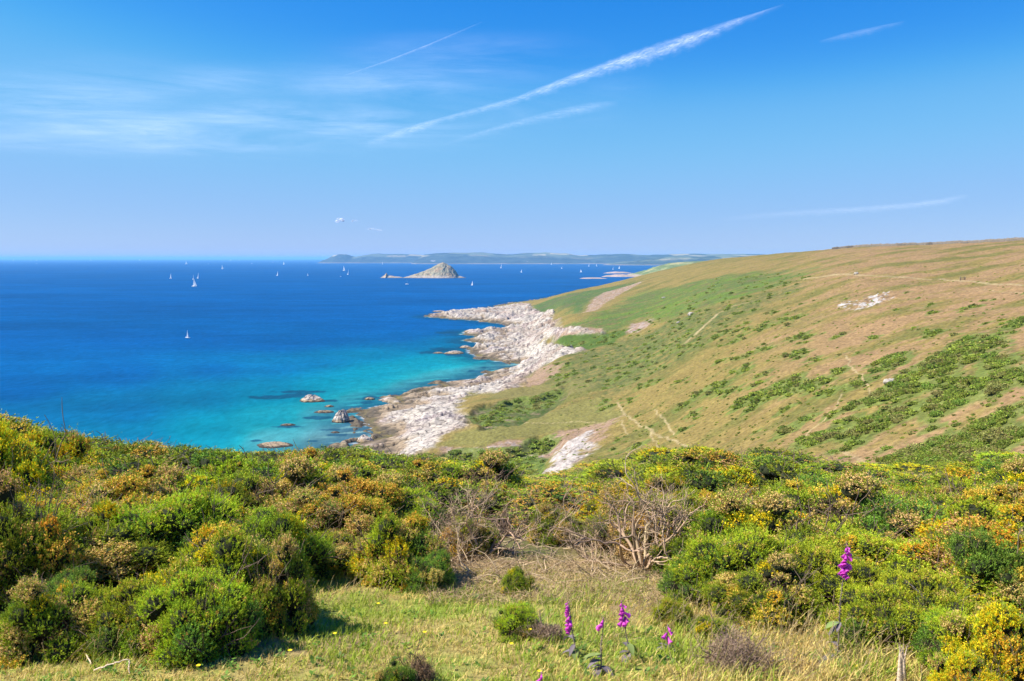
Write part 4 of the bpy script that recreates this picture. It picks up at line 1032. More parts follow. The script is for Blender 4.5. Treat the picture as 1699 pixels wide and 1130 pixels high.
# ---------------------------------------------------------------- grass
def grass():
    global rs
    rs = np.random.RandomState(61)
    n_ = 150000; Y = np.exp(rs.uniform(math.log(4.3), math.log(10.5), n_)); px = rs.uniform(-260, 1960, n_); x = (px - CX) / FPX * Y
    z = fore(x, Y); n1 = fbm(x / .9, Y / .9, 3, 300); n2 = fbm(x / .25, Y / .25, 3, 301)
    gpy = CY + FPX * np.tan(np.arctan((70 - z) / Y) - PITCH)
    keep = rs.rand(n_) < np.clip(.75 + n2 * 1.2 + n1 * .4, .12, 1); 
    lim = np.interp(px, [-260, 0, 250, 400, 480, 560, 640, 740, 830, 1100, 1300, 1450, 1700, 1960], [1010, 1035, 1060, 1010, 960, 945, 940, 960, 960, 975, 975, 1030, 1090, 1100])
    keep &= gpy > lim - 12
    x, Y, z, n1, n2, gpy, px, lim = [a[keep] for a in (x, Y, z, n1, n2, gpy, px, lim)]; n_ = len(x)
    tallz = sm(1080, 1200, px) * sm(1620, 1500, px) * .9 + sm(60, 0, np.abs(gpy - lim - 25)) * .5 + sm(820, 900, px) * .25
    L = rs.uniform(.03, .085, n_) * (1 + .7 * n1) * (1 + 1.5 * tallz * rs.rand(n_))
    d = unit(np.stack([rs.normal(size=n_) * .45 + .15, rs.normal(size=n_) * .45, np.ones(n_)], 1))
    greenk = sm(-.15, .3, n1 + rs.normal(size=n_) * .25 - .03 * sm(900, 500, px) + .1 - .35 * sm(1120, 1200, px) + .25 * sm(1100, 1040, gpy) * sm(700, 500, px))
    g1, g2, s1, s2 = np.array([.26, .38, .03]), np.array([.46, .50, .06]), np.array([.74, .56, .18]), np.array([.62, .40, .17])
    r = rs.rand(n_, 1); cg = g1 * r + g2 * (1 - r); r = rs.rand(n_, 1) ** 1.6; cs = s1 * (1 - r * .6) + s2 * r * .6
    gk = (rs.rand(n_) < greenk)[:, None]; c = np.where(gk, cg, cs) * rs.uniform(.7, 1.25, (n_, 1))
    w_ = rs.uniform(.0022, .005, n_)
    side = unit(np.stack([rs.normal(size=n_), rs.normal(size=n_), np.zeros(n_)], 1)) * w_[:, None]
    bend = unit(np.stack([rs.normal(size=n_) + .4, rs.normal(size=n_), -.35 * np.ones(n_)], 1)) * (L * rs.uniform(.1, .5, n_))[:, None]
    p0 = np.stack([x, Y, z - .005], 1); p1 = p0 + d * (L * .6)[:, None]; p2 = p0 + d * L[:, None] + bend
    V = np.stack([p0 - side, p0 + side, p1 - side * .8 + bend * .25, p1 + side * .8 + bend * .25, p2], 1).reshape(-1, 3)
    o_ = np.arange(n_)[:, None] * 5
    F4 = o_ + np.array([[0, 1, 3, 2]]); F3 = o_ + np.array([[2, 3, 4]])
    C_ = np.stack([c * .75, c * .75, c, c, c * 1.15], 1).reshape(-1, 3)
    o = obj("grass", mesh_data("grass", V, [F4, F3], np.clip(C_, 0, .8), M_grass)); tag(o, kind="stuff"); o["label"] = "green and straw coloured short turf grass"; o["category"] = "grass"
    # long seeding stalks
    b = Buf()
    for k in range(900):
        q = rs.rand()
        if q < .55: px_, py_ = rs.uniform(1120, 1560), rs.uniform(1010, 1150)
        elif q < .75: px_, py_ = rs.uniform(880, 1130), rs.uniform(975, 1080)
        else: px_, py_ = rs.uniform(80, 740), 0; py_ = float(np.interp(px_, [80, 250, 400, 480, 640, 740], [1085, 1085, 1050, 1000, 970, 985])) + rs.uniform(-8, 25)
        if px_ > 1120 and py_ < lin([(1120, 985), (1300, 1000), (1450, 1050), (1560, 1100)], px_): continue
        x_, Y_ = gpos(px_, py_); z_ = ground_z(x_, Y_); L_ = rs.uniform(.14, .38) * (1 if q < .75 else .7); d_ = unit(np.array([rs.normal() * .35 + .12, rs.normal() * .3, 1]))
        pts = [np.array([x_, Y_, z_])]
        for i in range(5): d_ = unit(d_ + np.array([.05, 0, -.06]) + rs.normal(size=3) * .06); pts.append(pts[-1] + d_ * L_ / 5)
        c_ = (np.array([.58, .44, .22]) if rs.rand() < .75 else np.array([.3, .32, .08])) * rs.uniform(.8, 1.2)
        tube(b, pts, .0016, c_, 3)
        if rs.rand() < .65:
            m_ = 26; t = rs.uniform(0, 1, m_); hp = pts[-1] - d_ * (t * .055)[:, None]
            blades(b, hp, unit(d_ + rand_dir(m_) * .45), .014, .0045, np.array([.62, .46, .27]) * rs.uniform(.8, 1.15))
    o = obj("tall_grass", b.mesh("tall_grass", M_grass)); tag(o, kind="stuff"); o["label"] = "long dry seeding grass stalks"; o["category"] = "grass"
    # leafy weeds in the turf
    b = Buf()
    for k in range(420):
        px_, py_ = rs.uniform(0, 1560), rs.uniform(985, 1160)
        if py_ < np.interp(px_, [0, 250, 480, 640, 1100, 1300, 1560], [1060, 1085, 1000, 975, 1000, 1010, 1100]): continue
        if 700 < px_ < 850 and rs.rand() < .6: continue
        x_, Y_ = gpos(px_, py_); z_ = ground_z(x_, Y_); c_ = np.array([.12, .24, .03]) * rs.uniform(.7, 1.5)
        for i in range(rs.randint(5, 12)):
            th = rs.uniform(0, 6.28); d_ = np.array([math.cos(th), math.sin(th), rs.uniform(.15, .9)]); d_ /= np.linalg.norm(d_); L_ = rs.uniform(.02, .055); s_ = unit(np.cross(d_, [0, 0, 1])) * L_ * .3
            p_ = np.array([x_, Y_, z_ + .01]) + rs.normal(size=3) * .015
            b.add([p_, p_ + d_ * L_ * .5 - s_, p_ + d_ * L_, p_ + d_ * L_ * .5 + s_], [[0, 1, 2, 3]], c_ * rs.uniform(.8, 1.2))
    o = obj("low_weeds", b.mesh("low_weeds", M_grass)); tag(o, kind="stuff"); o["label"] = "small leafy weeds in the turf"; o["category"] = "weeds"
grass()

# ---------------------------------------------------------------- foxgloves
M_bell = foliage_mat("foxglove_petal", .35, .5, .0); M_stem = foliage_mat("foxglove_stem", .15, .8, .0)
def foxglove(px_top, py_top, px_base, py_base, bells, seed, label, spike=.2, bare=.3, leaves=6, bud=True, side=None):
    global rs
    rs = np.random.RandomState(seed)
    x, Y = gpos(px_base, py_base); z = ground_z(x, Y); t = at(px_top, py_top, Y - .02); H = t[2] - z
    e = empty("foxglove", (x, Y, z)); tag(e, label, "foxglove", None)
    top = np.array([t[0] - x, -.02, H]); mid = np.array([top[0] * .35, 0, H * .5])
    tt = np.linspace(0, 1, 14)[:, None]; pts = (1 - tt) ** 2 * np.zeros(3) + 2 * tt * (1 - tt) * mid + tt ** 2 * top; pts[:, 0] += .004 * np.sin(tt[:, 0] * 9)
    b = Buf(); tube(b, pts, np.linspace(.0065, .0022, 14), np.array([.24, .19, .17]), 7)
    # seed capsules left where the lower bells have dropped
    def on(s): return np.array([np.interp(s, tt[:, 0], pts[:, i]) for i in range(3)])
    lo = 1 - spike / H - .01
    for k in range(int(26 * bare / .3)):
        s = rs.uniform(max(lo - bare / H, .25), lo); p = on(s); th = rs.uniform(0, 6.28); d = np.array([math.cos(th), math.sin(th), .35]); d /= np.linalg.norm(d)
        tube(b, [p, p + d * .006, p + d * .012, p + d * .018], [.001, .0045, .004, .001], np.array([.27, .22, .10]), 6)
    obj("stem", b.mesh("stem", M_stem, True), e)
    for k in range(bells):
        f = k / max(bells - 1, 1); s = 1 - (spike / H) * (1 - f) * .98 ; p = on(s * .995)
        th = (rs.uniform(-2.9, .2) if side is None else side + rs.normal() * .55); sc = (1.08 - .5 * f ** 1.5) * rs.uniform(.9, 1.08)
        d = np.array([math.cos(th), math.sin(th), -.55 - .35 * (1 - f)]); d /= np.linalg.norm(d)
        a = unit(np.cross(d, np.array([0, 0, 1.]))); c_ = np.cross(d, a)
        prof = [(0, .004), (.006, .0085), (.014, .0095), (.026, .0115), (.036, .0135), (.042, .0165), (.0445, .0185)]
        nb = 12; V = []; an = np.linspace(0, 2 * np.pi, nb, endpoint=False)
        for q, (l, r) in enumerate(prof):
            lip = .004 * np.cos(an) * (q >= 5) + .0015 * np.cos(an * 4) * (q >= 5)
            V.append(p + (d * l + np.array([0, 0, -1]) * l * .12 + unit(d * np.array([1, 1, 0]) + 1e-9) * .008)[None] * sc + (a[None] * np.cos(an)[:, None] + c_[None] * np.sin(an)[:, None]) * r * sc + d[None] * lip[:, None] * sc)
        V = np.concatenate(V); i = np.arange(len(V)).reshape(len(prof), nb); j = np.roll(i, -1, 1)
        F = np.stack([i[:-1], j[:-1], j[1:], i[1:]], -1).reshape(-1, 4); b = Buf()
        cc = np.array([.64, .07, .52]) * rs.uniform(.8, 1.15); grad = np.linspace(.8, 1.25, len(prof)).repeat(nb)[:, None]
        b.add(V, F, cc * grad * np.array([1, 1.2, 1])); Fl = b
        Fl.add(np.concatenate([V[:nb], [p]]), np.stack([np.arange(nb), np.roll(np.arange(nb), -1), np.full(nb, nb)], 1), np.array([.16, .2, .06]))
        obj("flower_bell", Fl.mesh("flower_bell", M_bell, True), e)
    if bud:
        b = Buf()
        for k in range(9):
            p = on(1) + rs.normal(size=3) * .004 + np.array([0, 0, k * .0035]); th = rs.uniform(0, 6.28); d = np.array([math.cos(th), math.sin(th), .2])
            tube(b, [p, p + d * .004, p + d * .008, p + d * .011], [.001, .003 - k * .0002, .003 - k * .0002, .0008], np.array([.36, .16, .26]) if k < 5 else np.array([.33, .3, .16]), 5)
        obj("bud_tip", b.mesh("bud_tip", M_stem, True), e)
    for k in range(leaves):
        s = rs.uniform(.02, .34); p = on(s); th = rs.uniform(0, 6.28); L = rs.uniform(.08, .17); W = L * .19
        d = np.array([math.cos(th), math.sin(th) * .8, rs.uniform(.0, .5)]); d /= np.linalg.norm(d); sd = unit(np.cross(d, [0, 0, 1])); q = np.linspace(0, 1, 8)
        ctr = p + d * (q * L)[:, None] + np.array([0, 0, -1]) * (q ** 2 * L * rs.uniform(.3, .9))[:, None]; wd = np.sin(np.pi * np.clip(q * .92 + .05, 0, 1)) ** .8 * W
        V = np.concatenate([ctr - sd * wd[:, None] + [0, 0, .006], ctr, ctr + sd * wd[:, None] + [0, 0, .006]]); i = np.arange(24).reshape(3, 8)
        F = np.stack([i[:-1, :-1], i[:-1, 1:], i[1:, 1:], i[1:, :-1]], -1).reshape(-1, 4); b = Buf()
        b.add(V, F, (np.array([.17, .14, .15]) if rs.rand() < .7 else np.array([.2, .25, .07])) * rs.uniform(.7, 1.3)); obj("leaf", b.mesh("leaf", M_stem, True), e)
    return e
foxglove(1404, 906, 1388, 1098, 22, 71, "tallest foxglove, standing before the green gorse on the right", .20, .42, 9)
foxglove(943, 1000, 955, 1092, 13, 72, "foxglove with the longest drooping spike in the group on the turf", .21, .12, 6, side=-2.4)
foxglove(1001, 1028, 996, 1116, 4, 73, "short foxglove with only a few bells between the two fuller ones", .045, .2, 7, side=-2.6)
foxglove(1031, 1000, 1044, 1092, 10, 74, "foxglove with a loose cluster of bells at the right of the group on the turf", .14, .14, 6)
foxglove(1107, 1040, 1108, 1080, 4, 75, "smallest foxglove, low beside the small gorse bush", .08, .05, 3)
foxglove(898, 1118, 900, 1185, 4, 76, "foxglove cut off by the bottom edge of the photo", .09, .1, 3)

# small yellow wildflowers
M_yel = simple_mat("yellow_petal", (.80, .62, .01), .6, .1, 60)
fl_me = None
for k, (px, py) in enumerate([(848,1080),(481,1092),(880,1055),(628,1010),(556,1062),(640,1045),(1418,1118),(895,1128),(330,1118),(705,1060)]):
    x, Y = gpos(px, py + 6); e = empty("yellow_wildflower", (x, Y, ground_z(x, Y)), k * 1.1); tag(e, "tiny yellow daisy-like wildflower dotted in the turf", "wildflower", "tiny yellow wildflowers in the turf")
    if fl_me is None:
        b = Buf(); tube(b, [(0, 0, 0), (.003, 0, .03), (0, 0, .06), (.002, 0, .085)], .0013, (.15, .25, .04), 4); st_me = b.mesh("stem", M_stem)
        b = Buf()
        for q in range(14):
            th = q * 2 * math.pi / 14; d = np.array([math.cos(th), math.sin(th), .25]); s = np.array([-math.sin(th), math.cos(th), 0]) * .003; p = np.array([.002, 0, .085])
            b.add([p - s * .5, p + d * .014 - s, p + d * .018, p + d * .014 + s, p + s * .5], [[0, 1, 2], [0, 2, 3], [0, 3, 4]], (.8, .6, .01))
        fl_me = b.mesh("petals", M_yel)
    obj("stem", st_me, e); obj("petals", fl_me, e)

# curved bare twig, pale splintered stump, fallen sticks
M_pale = simple_mat("bleached_wood", (.66, .52, .38), 1.0, .4, 60, spec=.05, bumpd=.004)
def single(name, pts_px, radii, label, cat, seed, up=0.0):
    """pts_px: (px, py, extra depth)"""
    x, Y = gpos(pts_px[0][0], pts_px[0][1]); base = Vector((x, Y, ground_z(x, Y))); pts = []
    for px, py, dz in pts_px:
        p = at(px, py, Y + dz); pts.append((p[0] - x, p[1] - Y, p[2] - base.z))
    b = Buf(); tt = np.linspace(0, 1, 24); P_ = np.array(pts); s = np.linspace(0, 1, len(P_)); pp = np.stack([np.interp(tt, s, P_[:, i]) for i in range(3)], 1)
    k_ = np.array([1, 2, 1]) / 4
    for _ in range(2): pp[1:-1] = (pp[:-2] + 2 * pp[1:-1] + pp[2:]) / 4
    tube(b, pp, np.interp(tt, np.linspace(0, 1, len(radii)), radii), (1, 1, 1), 7)
    o = obj(name, b.mesh(name, M_pale, True), loc=base); tag(o, label, cat); return o
single("bare_twig", [(1560, 1050, -.4), (1552, 1020, -.4), (1538, 998, -.4), (1520, 978, -.4), (1500, 961, -.4)], [.005, .006, .005, .004, .002], "curved bleached twig sticking out of the bright green gorse", "twig", 1)
def lying_stick(paths, label, seed):
    x0, y0 = gpos(*paths[0][0][0][0]); z0 = ground_z(x0, y0); b = Buf()
    global rs
    rs = np.random.RandomState(seed)
    for pts, r in paths:
        P_ = []
        for (px, py), lift in pts:
            x, y = gpos(px, py + lift * 180); P_.append((x - x0, y - y0, ground_z(x, y) - z0 + lift))
        P_ = np.array(P_); tt = np.linspace(0, 1, 20); s = np.linspace(0, 1, len(P_)); pp = np.stack([np.interp(tt, s, P_[:, i]) for i in range(3)], 1) + rs.normal(size=(20, 3)) * .0025
        tube(b, pp, np.linspace(r, r * .55, 20) * (1 + .25 * rs.rand(20)), (.8, .72, .62), 6)
    o = obj("fallen_stick", b.mesh("fallen_stick", M_pale, True), loc=(x0, y0, z0 + .012)); tag(o, label, "stick")
lying_stick([([((103, 1057), .10), ((122, 1068), .07), ((139, 1079), .05), ((151, 1104), .02)], .0085), ([((141, 1084), .05), ((148, 1064), .09)], .006)], "forked grey brown stick lying at the foot of the left gorse", 2)
lying_stick([([((155, 1116), .01), ((185, 1107), .05), ((215, 1100), .08)], .006), ([((215, 1100), .08), ((214, 1122), .01)], .004)], "thin angular pale stick beside the forked one at the lower left", 3)
def stump():
    global rs
    rs = np.random.RandomState(91); x, Y = gpos(1496, 1150); e = empty("splintered_stump", (x, Y, ground_z(x, Y) - .02)); tag(e, "splintered bleached stump poking from the grass at the bottom right", "stump")
    H = 60 / FPX * Y * 1.2; b = Buf(); nb = 18; an = np.linspace(0, 2 * np.pi, nb, endpoint=False); V = []
    for q in range(9):
        f = q / 8; r = (.034 - .017 * f) * (1 + .7 * gn(np.cos(an) * 2 + q * .1, np.sin(an) * 2, 3)); zz = H * f * (1 + (.28 * gn(np.cos(an) * 3, np.sin(an) * 3, 5) * f))
        V.append(np.stack([np.cos(an) * r - .01 * f, np.sin(an) * r, zz], 1))
    V = np.concatenate(V); i = np.arange(len(V)).reshape(9, nb); j = np.roll(i, -1, 1); b.add(V, np.stack([i[:-1], j[:-1], j[1:], i[1:]], -1).reshape(-1, 4), (1, 1, 1))
    obj("trunk", b.mesh("trunk", M_pale, True), e); b = Buf()
    for k in range(5):
        th = rs.uniform(0, 6.28); tube(b, [(0, 0, H * .75), (math.cos(th) * .02, math.sin(th) * .02, H), (math.cos(th) * .035, math.sin(th) * .03, H * 1.25)], [.007, .005, .001], (1, 1, 1), 5)
    obj("splinters", b.mesh("splinters", M_pale, True), e)
stump()
# ============================================================ HILLSIDE SCRUB
def scrub_mesh(seed, n_leaf, size, green=0):
    """a wind-clipped low mound of gorse, unit footprint radius 1, built of leaf clumps over a lumpy body"""
    global rs
    rs = np.random.RandomState(seed); b = Buf()
    nu, nv = 20, 8; th = np.linspace(0, 2 * np.pi, nu, endpoint=False); el = np.linspace(-.15, 1.57, nv); TH, EL = np.meshgrid(th, el)
    r = 1 + .25 * fbm(np.cos(TH) * 1.5, np.sin(TH) * 1.5 + EL, 3, seed) * 2
    X, Y, Z = np.cos(TH) * np.cos(EL) * r, np.sin(TH) * np.cos(EL) * r, np.sin(EL) * .42 * (1 + .3 * fbm(np.cos(TH) * np.cos(EL) * 3, np.sin(TH) * np.cos(EL) * 3, 2, seed + 2) * 2)
    r2_ = 1 + .35 * gn(np.cos(TH) * 2.2 + seed, np.sin(TH) * 2.2, 4); V = np.stack([X * r2_, Y * r2_, Z], -1).reshape(-1, 3) * .9; i = np.arange(nu * nv).reshape(nv, nu); j = np.roll(i, -1, 1)
    g = [np.array([.30, .36, .05]), np.array([.23, .31, .045]), np.array([.34, .34, .09])][green]
    b.add(V, np.stack([i[:-1], j[:-1], j[1:], i[1:]], -1).reshape(-1, 4), g * .6)
    q = rs.randint(0, nu * nv, n_leaf); p = V[q] * rs.uniform(.9, 1.08, (n_leaf, 1)) + rs.normal(size=(n_leaf, 3)) * .07
    d = unit(V[q] + rs.normal(size=(n_leaf, 3)) * .5 + [0, 0, .3]); s = unit(np.cross(d, rand_dir(n_leaf))) * size; d = d * size * 1.3
    W_ = np.stack([p - s, p + s, p + d + s * .4, p + d - s * .4], 1).reshape(-1, 3)
    cl = fbm(p[:, 0] * 2, p[:, 1] * 2, 2, seed + 5)[:, None]
    c = g * rs.uniform(.75, 1.35, (n_leaf, 1)) * (1 + .6 * cl); tn = rs.rand(n_leaf) < .10; c[tn] = np.array([.30, .22, .08])
    b.add(W_, np.arange(n_leaf * 4).reshape(-1, 4), np.repeat(c, 4, 0))
    return b
SC = [scrub_mesh(800 + i, 900, .085, i % 3) for i in range(6)]
SCM = [b.mesh("foliage", M_scrub) for b in SC]
SL = [scrub_mesh(850 + i, 130, .17, i % 3) for i in range(5)]
SLa = [(np.concatenate(b.V), np.concatenate(b.F4), np.concatenate(b.C)) for b in SL]
ELL = [(1287,517,22,4),(1313,529,26,9),(1324,562,24,9),(1272,580,18,8),(1324,588,18,8),(1361,633,34,10),(1295,648,36,14),(1369,655,18,5),(1261,622,16,6),(1480,599,26,12),(1607,580,52,24),
 (1555,551,18,6),(1685,540,20,12),(1618,510,26,5),(1536,508,10,4),(1551,520,10,3),(1529,633,50,20),(1473,655,34,10),(1659,633,42,13),(1577,670,36,13),(1473,692,42,14),(1436,715,36,9),(1361,726,30,11),
 (1659,700,36,9),(1550,752,80,18),(1640,735,70,16),(1688,674,16,5),(1510,689,14,5),(1302,715,10,5),(1306,677,8,3),(1078,638,20,6),(1049,666,8,4),(1006,672,18,8),(1133,633,10,5),(1136,675,16,8),(1151,690,10,6),
 (1179,646,34,8),(1229,614,24,6),(1213,651,20,6),(1253,667,32,13),(1285,648,24,8),(1218,553,34,14),(1155,574,18,5),(1086,708,8,4),(1059,736,12,6),(1136,712,6,3),(1303,712,12,6),(1395,560,14,5),
 (1270,540,20,7),(1340,500,16,4),(1310,470,40,5),(1250,462,26,4),(1420,640,16,5),(1560,600,30,14),(1600,640,30,10),(1660,600,30,12),(1540,715,14,4),(1500,770,30,6),(1600,765,60,8),(1400,700,14,5),
 (1350,600,16,5),(1450,560,6,3),(1380,690,12,4),(1430,670,24,7),(1340,695,14,5),(1560,660,24,8),(1410,742,10,4),(1240,590,18,5),(1190,600,14,4),(1250,640,14,4),(1385,615,12,4)]
rr_ = random.Random(9); cand = []
def add_c(px, py, smin, smax):
    h_ = hit(px, py, 60)
    if h_ is None or h_[1] > 1400: return
    x, y = h_[0], h_[1]; s = rr_.uniform(smin, smax)
    cand.append((s / y, x, y, s))
for cx_, cy_, rx, ry in ELL:
    n_ = max(2, int(rx * ry * .062))
    for _ in range(n_):
        a = rr_.uniform(0, 6.283); q = math.sqrt(rr_.random()) * (1 if rr_.random() < .85 else 1.35); ex, ey = math.cos(a) * rx * q, math.sin(a) * ry * q
        add_c(cx_ + ex, cy_ + ey - ex * .28, .45, 1.25)
for _ in range(330):
    px, py = rr_.uniform(1000, 1720), rr_.uniform(470, 765)
    if py < 480 + (1699 - px) * .02 or fbm(np.array([px / 60.]), np.array([(py + px * .3) / 25.]), 2, 7)[0] < .0: continue
    add_c(px, py, .25, .75)
gully = []
for poly, n_ in (([(775,692),(850,664),(895,659),(938,642),(912,678),(855,700),(806,707)], 90), ([(740,752),(850,748),(900,728),(925,736),(912,752),(893,788),(760,795)], 150), ([(925,573),(1000,556),(1040,547),(1008,568),(968,579)], 30)):
    ps = np.array(poly, float); c = 0
    while c < n_:
        px, py = rr_.uniform(ps[:, 0].min(), ps[:, 0].max()), rr_.uniform(ps[:, 1].min(), ps[:, 1].max())
        if sdf(np.array([px]), np.array([py]), ps)[0] > 0: add_c(px, py, .5, 1.5); c += 1
for _ in range(700):                                # bracken and scrub of the long green slope
    px = rr_.uniform(900, 1340); py = rr_.uniform(455, 650)
    if sdf(np.array([px]), np.array([py]), np.array([(880,610),(930,600),(1000,574),(1120,500),(1190,462),(1340,452),(1330,480),(1240,520),(1180,560),(1090,620),(1000,655),(930,645)], float))[0] < 0: continue
    add_c(px, py, .5, 1.4)
for _ in range(1500):                               # tussocks and seedlings
    px, py = rr_.uniform(930, 1720), rr_.uniform(440, 770); add_c(px, py, .12, .42)
cand.sort(reverse=True)
def green_underlay():
    """turf between the shrubs is greener and longer"""
    dens = np.zeros(HH.shape); ug, vg = us, vs
    for _, x, y, s in cand:
        if s < .42: continue
        r_ = 3.2 * s + 1.2; i0, i1 = np.searchsorted(ug, [(x - r_) / y, (x + r_) / y]); j0, j1 = np.searchsorted(vg, [math.log(y - r_), math.log(y + r_)])
        if i1 <= i0 or j1 <= j0: continue
        Yg = np.exp(vg[j0:j1])[:, None]; Xg = ug[None, i0:i1] * Yg
        a = slope_rot; dx, dy = Xg - x, Yg - y; p_, q_ = dx * math.cos(a) + dy * math.sin(a), -dx * math.sin(a) + dy * math.cos(a)
        dens[j0:j1, i0:i1] += np.clip(1 - (p_ / r_) ** 2 - (q_ / (r_ * .55)) ** 2, 0, 1) * .8
    o, u_ = SETS["hillside"]; xx = np.exp(vs)[:, None] * us[None, :]; yy = np.exp(vs)[:, None] + 0 * us[None, :]
    xx, yy = xx.ravel()[u_], yy.ravel()[u_]; dn = dens.ravel()[u_]
    k = sm(.15, .9, dn + .9 * fbm(xx / 2.5, yy / 3.5, 3, 151))[:, None] * sm(.02, .25, dn)[:, None] * .85
    c_ = TC[u_]; c_ = c_ * (1 - k) + np.array([.115, .15, .032]) * (1 + .35 * fbm(xx / 1.5, yy / 2, 2, 152)[:, None]) * k
    o.data.color_attributes["Col"].data.foreach_set("color", np.hstack([c_, np.ones((len(c_), 1))]).astype(np.float32).ravel())
slope_rot = math.atan2(.34, .94)
green_underlay()
HM = [(1450,500,"the white quarry scar"),(1597,463,"the gate"),(1421,455,"the standing stone"),(1475,637,"the grey boulder"),(1146,523,"the white boulder"),(975,562,"the bright green field"),(930,760,"the white landslip"),
 (1045,693,"the path junction"),(1105,705,"the short steep path"),(1060,541,"the pale rock face"),(870,680,"the green gully"),(1400,755,"the path end above the gorse"),(1190,522,"the long thin hill path"),(1441,640,"the worn track"),(1660,740,"the bottom right scrub"),
 (1370,690,"the faint slanting track"),(1620,510,"the long lone shrub"),(1250,600,"the middle of the slope"),(1600,590,"the big right scrub patch")]
def hill_label(x, y, s):
    z = ground_z(x, y); rel = Vector((x, y, z - 70)); fz = rel.y * cp - rel.z * sp; px = CX + FPX * rel.x / fz; py = CY - FPX * (rel.y * sp + rel.z * cp) / fz
    m_ = min(HM, key=lambda q: (q[0] - px) ** 2 + 3 * (q[1] - py) ** 2); dx, dy = px - m_[0], (py - m_[1]) * 1.6
    sz = "large " if s > 1.1 else ("small " if s < .7 else "")
    dd = math.hypot(dx, dy); far = "close " if dd < 15 else ("far " if dd > 80 else ("" if dd > 38 else "just "))
    r_ = ("below " if dy > 0 else "above ") if abs(dy) > 2.2 * abs(dx) else (("left of " if dx < 0 else "right of ") if abs(dx) > 2.2 * abs(dy) else ("down " if dy > 0 else "up ") + ("left of " if dx < 0 else "right of "))
    if far == "close ": r_ = "beside "
    return sz + "low green shrub " + far + r_ + m_[2]
# each patch leans its long axis along the slope's grain
slope_rot = math.atan2(.34, .94)
for k, (_, x, y, s) in enumerate(cand[:270]):
    e = empty("gorse_shrub", (x, y, ground_z(x, y) - .05 * s), slope_rot + rr_.uniform(-.5, .5)); e.scale = (s * rr_.uniform(1.1, 1.8), s, s * rr_.uniform(.8, 1.2))
    tag(e, hill_label(x, y, s), "shrub", "gorse shrubs dotted over the hillside")
    obj("foliage", SCM[k % 6], e)
b = Buf()
rest = cand[270:]
xs = np.array([c[1] for c in rest]); ys = np.array([c[2] for c in rest]); zs = gz_arr(xs, ys)
for k, (_, x, y, s) in enumerate(rest):
    V, F, C_ = SLa[k % 5]; a = slope_rot + rr_.uniform(-.6, .6); sx = s * rr_.uniform(1.1, 1.9); q = rr_.uniform(.75, 1.25)
    W_ = V * np.array([sx, s, s * .95]); W_ = np.stack([W_[:, 0] * math.cos(a) - W_[:, 1] * math.sin(a) + x, W_[:, 0] * math.sin(a) + W_[:, 1] * math.cos(a) + y, W_[:, 2] + zs[k] - .05 * s], 1)
    b.add(W_, F, C_ * q)
o = obj("hillside_undergrowth", b.mesh("hillside_undergrowth", M_scrub)); tag(o, kind="stuff"); o["label"] = "smaller gorse and bracken clumps on the hillside"; o["category"] = "undergrowth"

# ============================================================ WALL, GATE, STONES
M_stone = simple_mat("drystone", (.16, .135, .11), .9, .45, 1.2, bumpd=.2)
def field_wall(pts, label, H=2.0, W=.7):
    b = Buf(); P_ = []
    for px in np.arange(pts[0][0], pts[-1][0] + 1, 12.):
        Ys = np.linspace(250, 1300, 500); d = ray(px, 420); X_ = d[0] / d[1] * Ys; k = int(np.argmax((gz_arr(X_, Ys) - 70) / Ys)); P_.append((X_[k] * .965, Ys[k] * .965))
    P_ = np.array(P_); ker = np.ones(5) / 5
    P_[2:-2] = np.stack([np.convolve(P_[:, i], ker, 'valid') for i in (0, 1)], 1)
    seg = np.concatenate([[0], np.cumsum(np.linalg.norm(np.diff(P_, axis=0), axis=1))]); n_ = int(seg[-1] / .8); t = np.linspace(0, seg[-1], n_)
    x, y = np.interp(t, seg, P_[:, 0]), np.interp(t, seg, P_[:, 1]); z = gz_arr(x, y); base = np.array([x[0], y[0], z[0]])
    d = unit(np.gradient(np.stack([x, y, z * 0], 1), axis=0)); nrm = np.stack([-d[:, 1], d[:, 0], d[:, 0] * 0], 1)
    hh = H * (1 + .22 * fbm(t / 3, t * 0, 3, 4) + .12 * rs.normal(size=n_) * .5)
    prof = [(-.5, -.3), (-.5, .0), (-.42, .55), (-.3, .95), (0, 1.03), (.3, .95), (.42, .55), (.5, 0), (.5, -.3)]
    V = np.concatenate([[np.stack([x, y, z], 1) + nrm * (a * W * (1 + .15 * rs.normal(size=(n_, 1)) * .4)) + np.array([0, 0, 1]) * (h_ * hh)[:, None] - base] for a, h_ in prof]).reshape(len(prof), n_, 3).transpose(1, 0, 2)
    i = np.arange(n_ * 9).reshape(n_, 9); F = np.stack([i[:-1, :-1], i[:-1, 1:], i[1:, 1:], i[1:, :-1]], -1).reshape(-1, 4); b.add(V.reshape(-1, 3), F, (1, 1, 1))
    o = obj("drystone_wall", b.mesh("drystone_wall", M_stone), loc=tuple(base)); tag(o, label, "stone wall"); return o
field_wall([(1380,413.5),(1420,411.5),(1470,410.5),(1520,409),(1560,407),(1600,405),(1640,402.5),(1699,401.5),(1800,400)], "long dark stone wall along the crest of the hill at the right")
M_post = simple_mat("weathered_post", (.22, .18, .14), .9, .3, 8)
def box(b, c, s):
    V = np.array([(x, y, z) for z in (-.5, .5) for y in (-.5, .5) for x in (-.5, .5)]) * np.array(s) + np.array(c)
    b.add(V, [[0, 2, 3, 1], [4, 5, 7, 6], [0, 1, 5, 4], [2, 6, 7, 3], [0, 4, 6, 2], [1, 3, 7, 5]], (1, 1, 1))
h_ = hit(1597, 465, 60); e = empty("field_gate", (h_[0], h_[1], ground_z(h_[0], h_[1])), .3); tag(e, "small wooden gate between posts beside the hillside path", "gate")
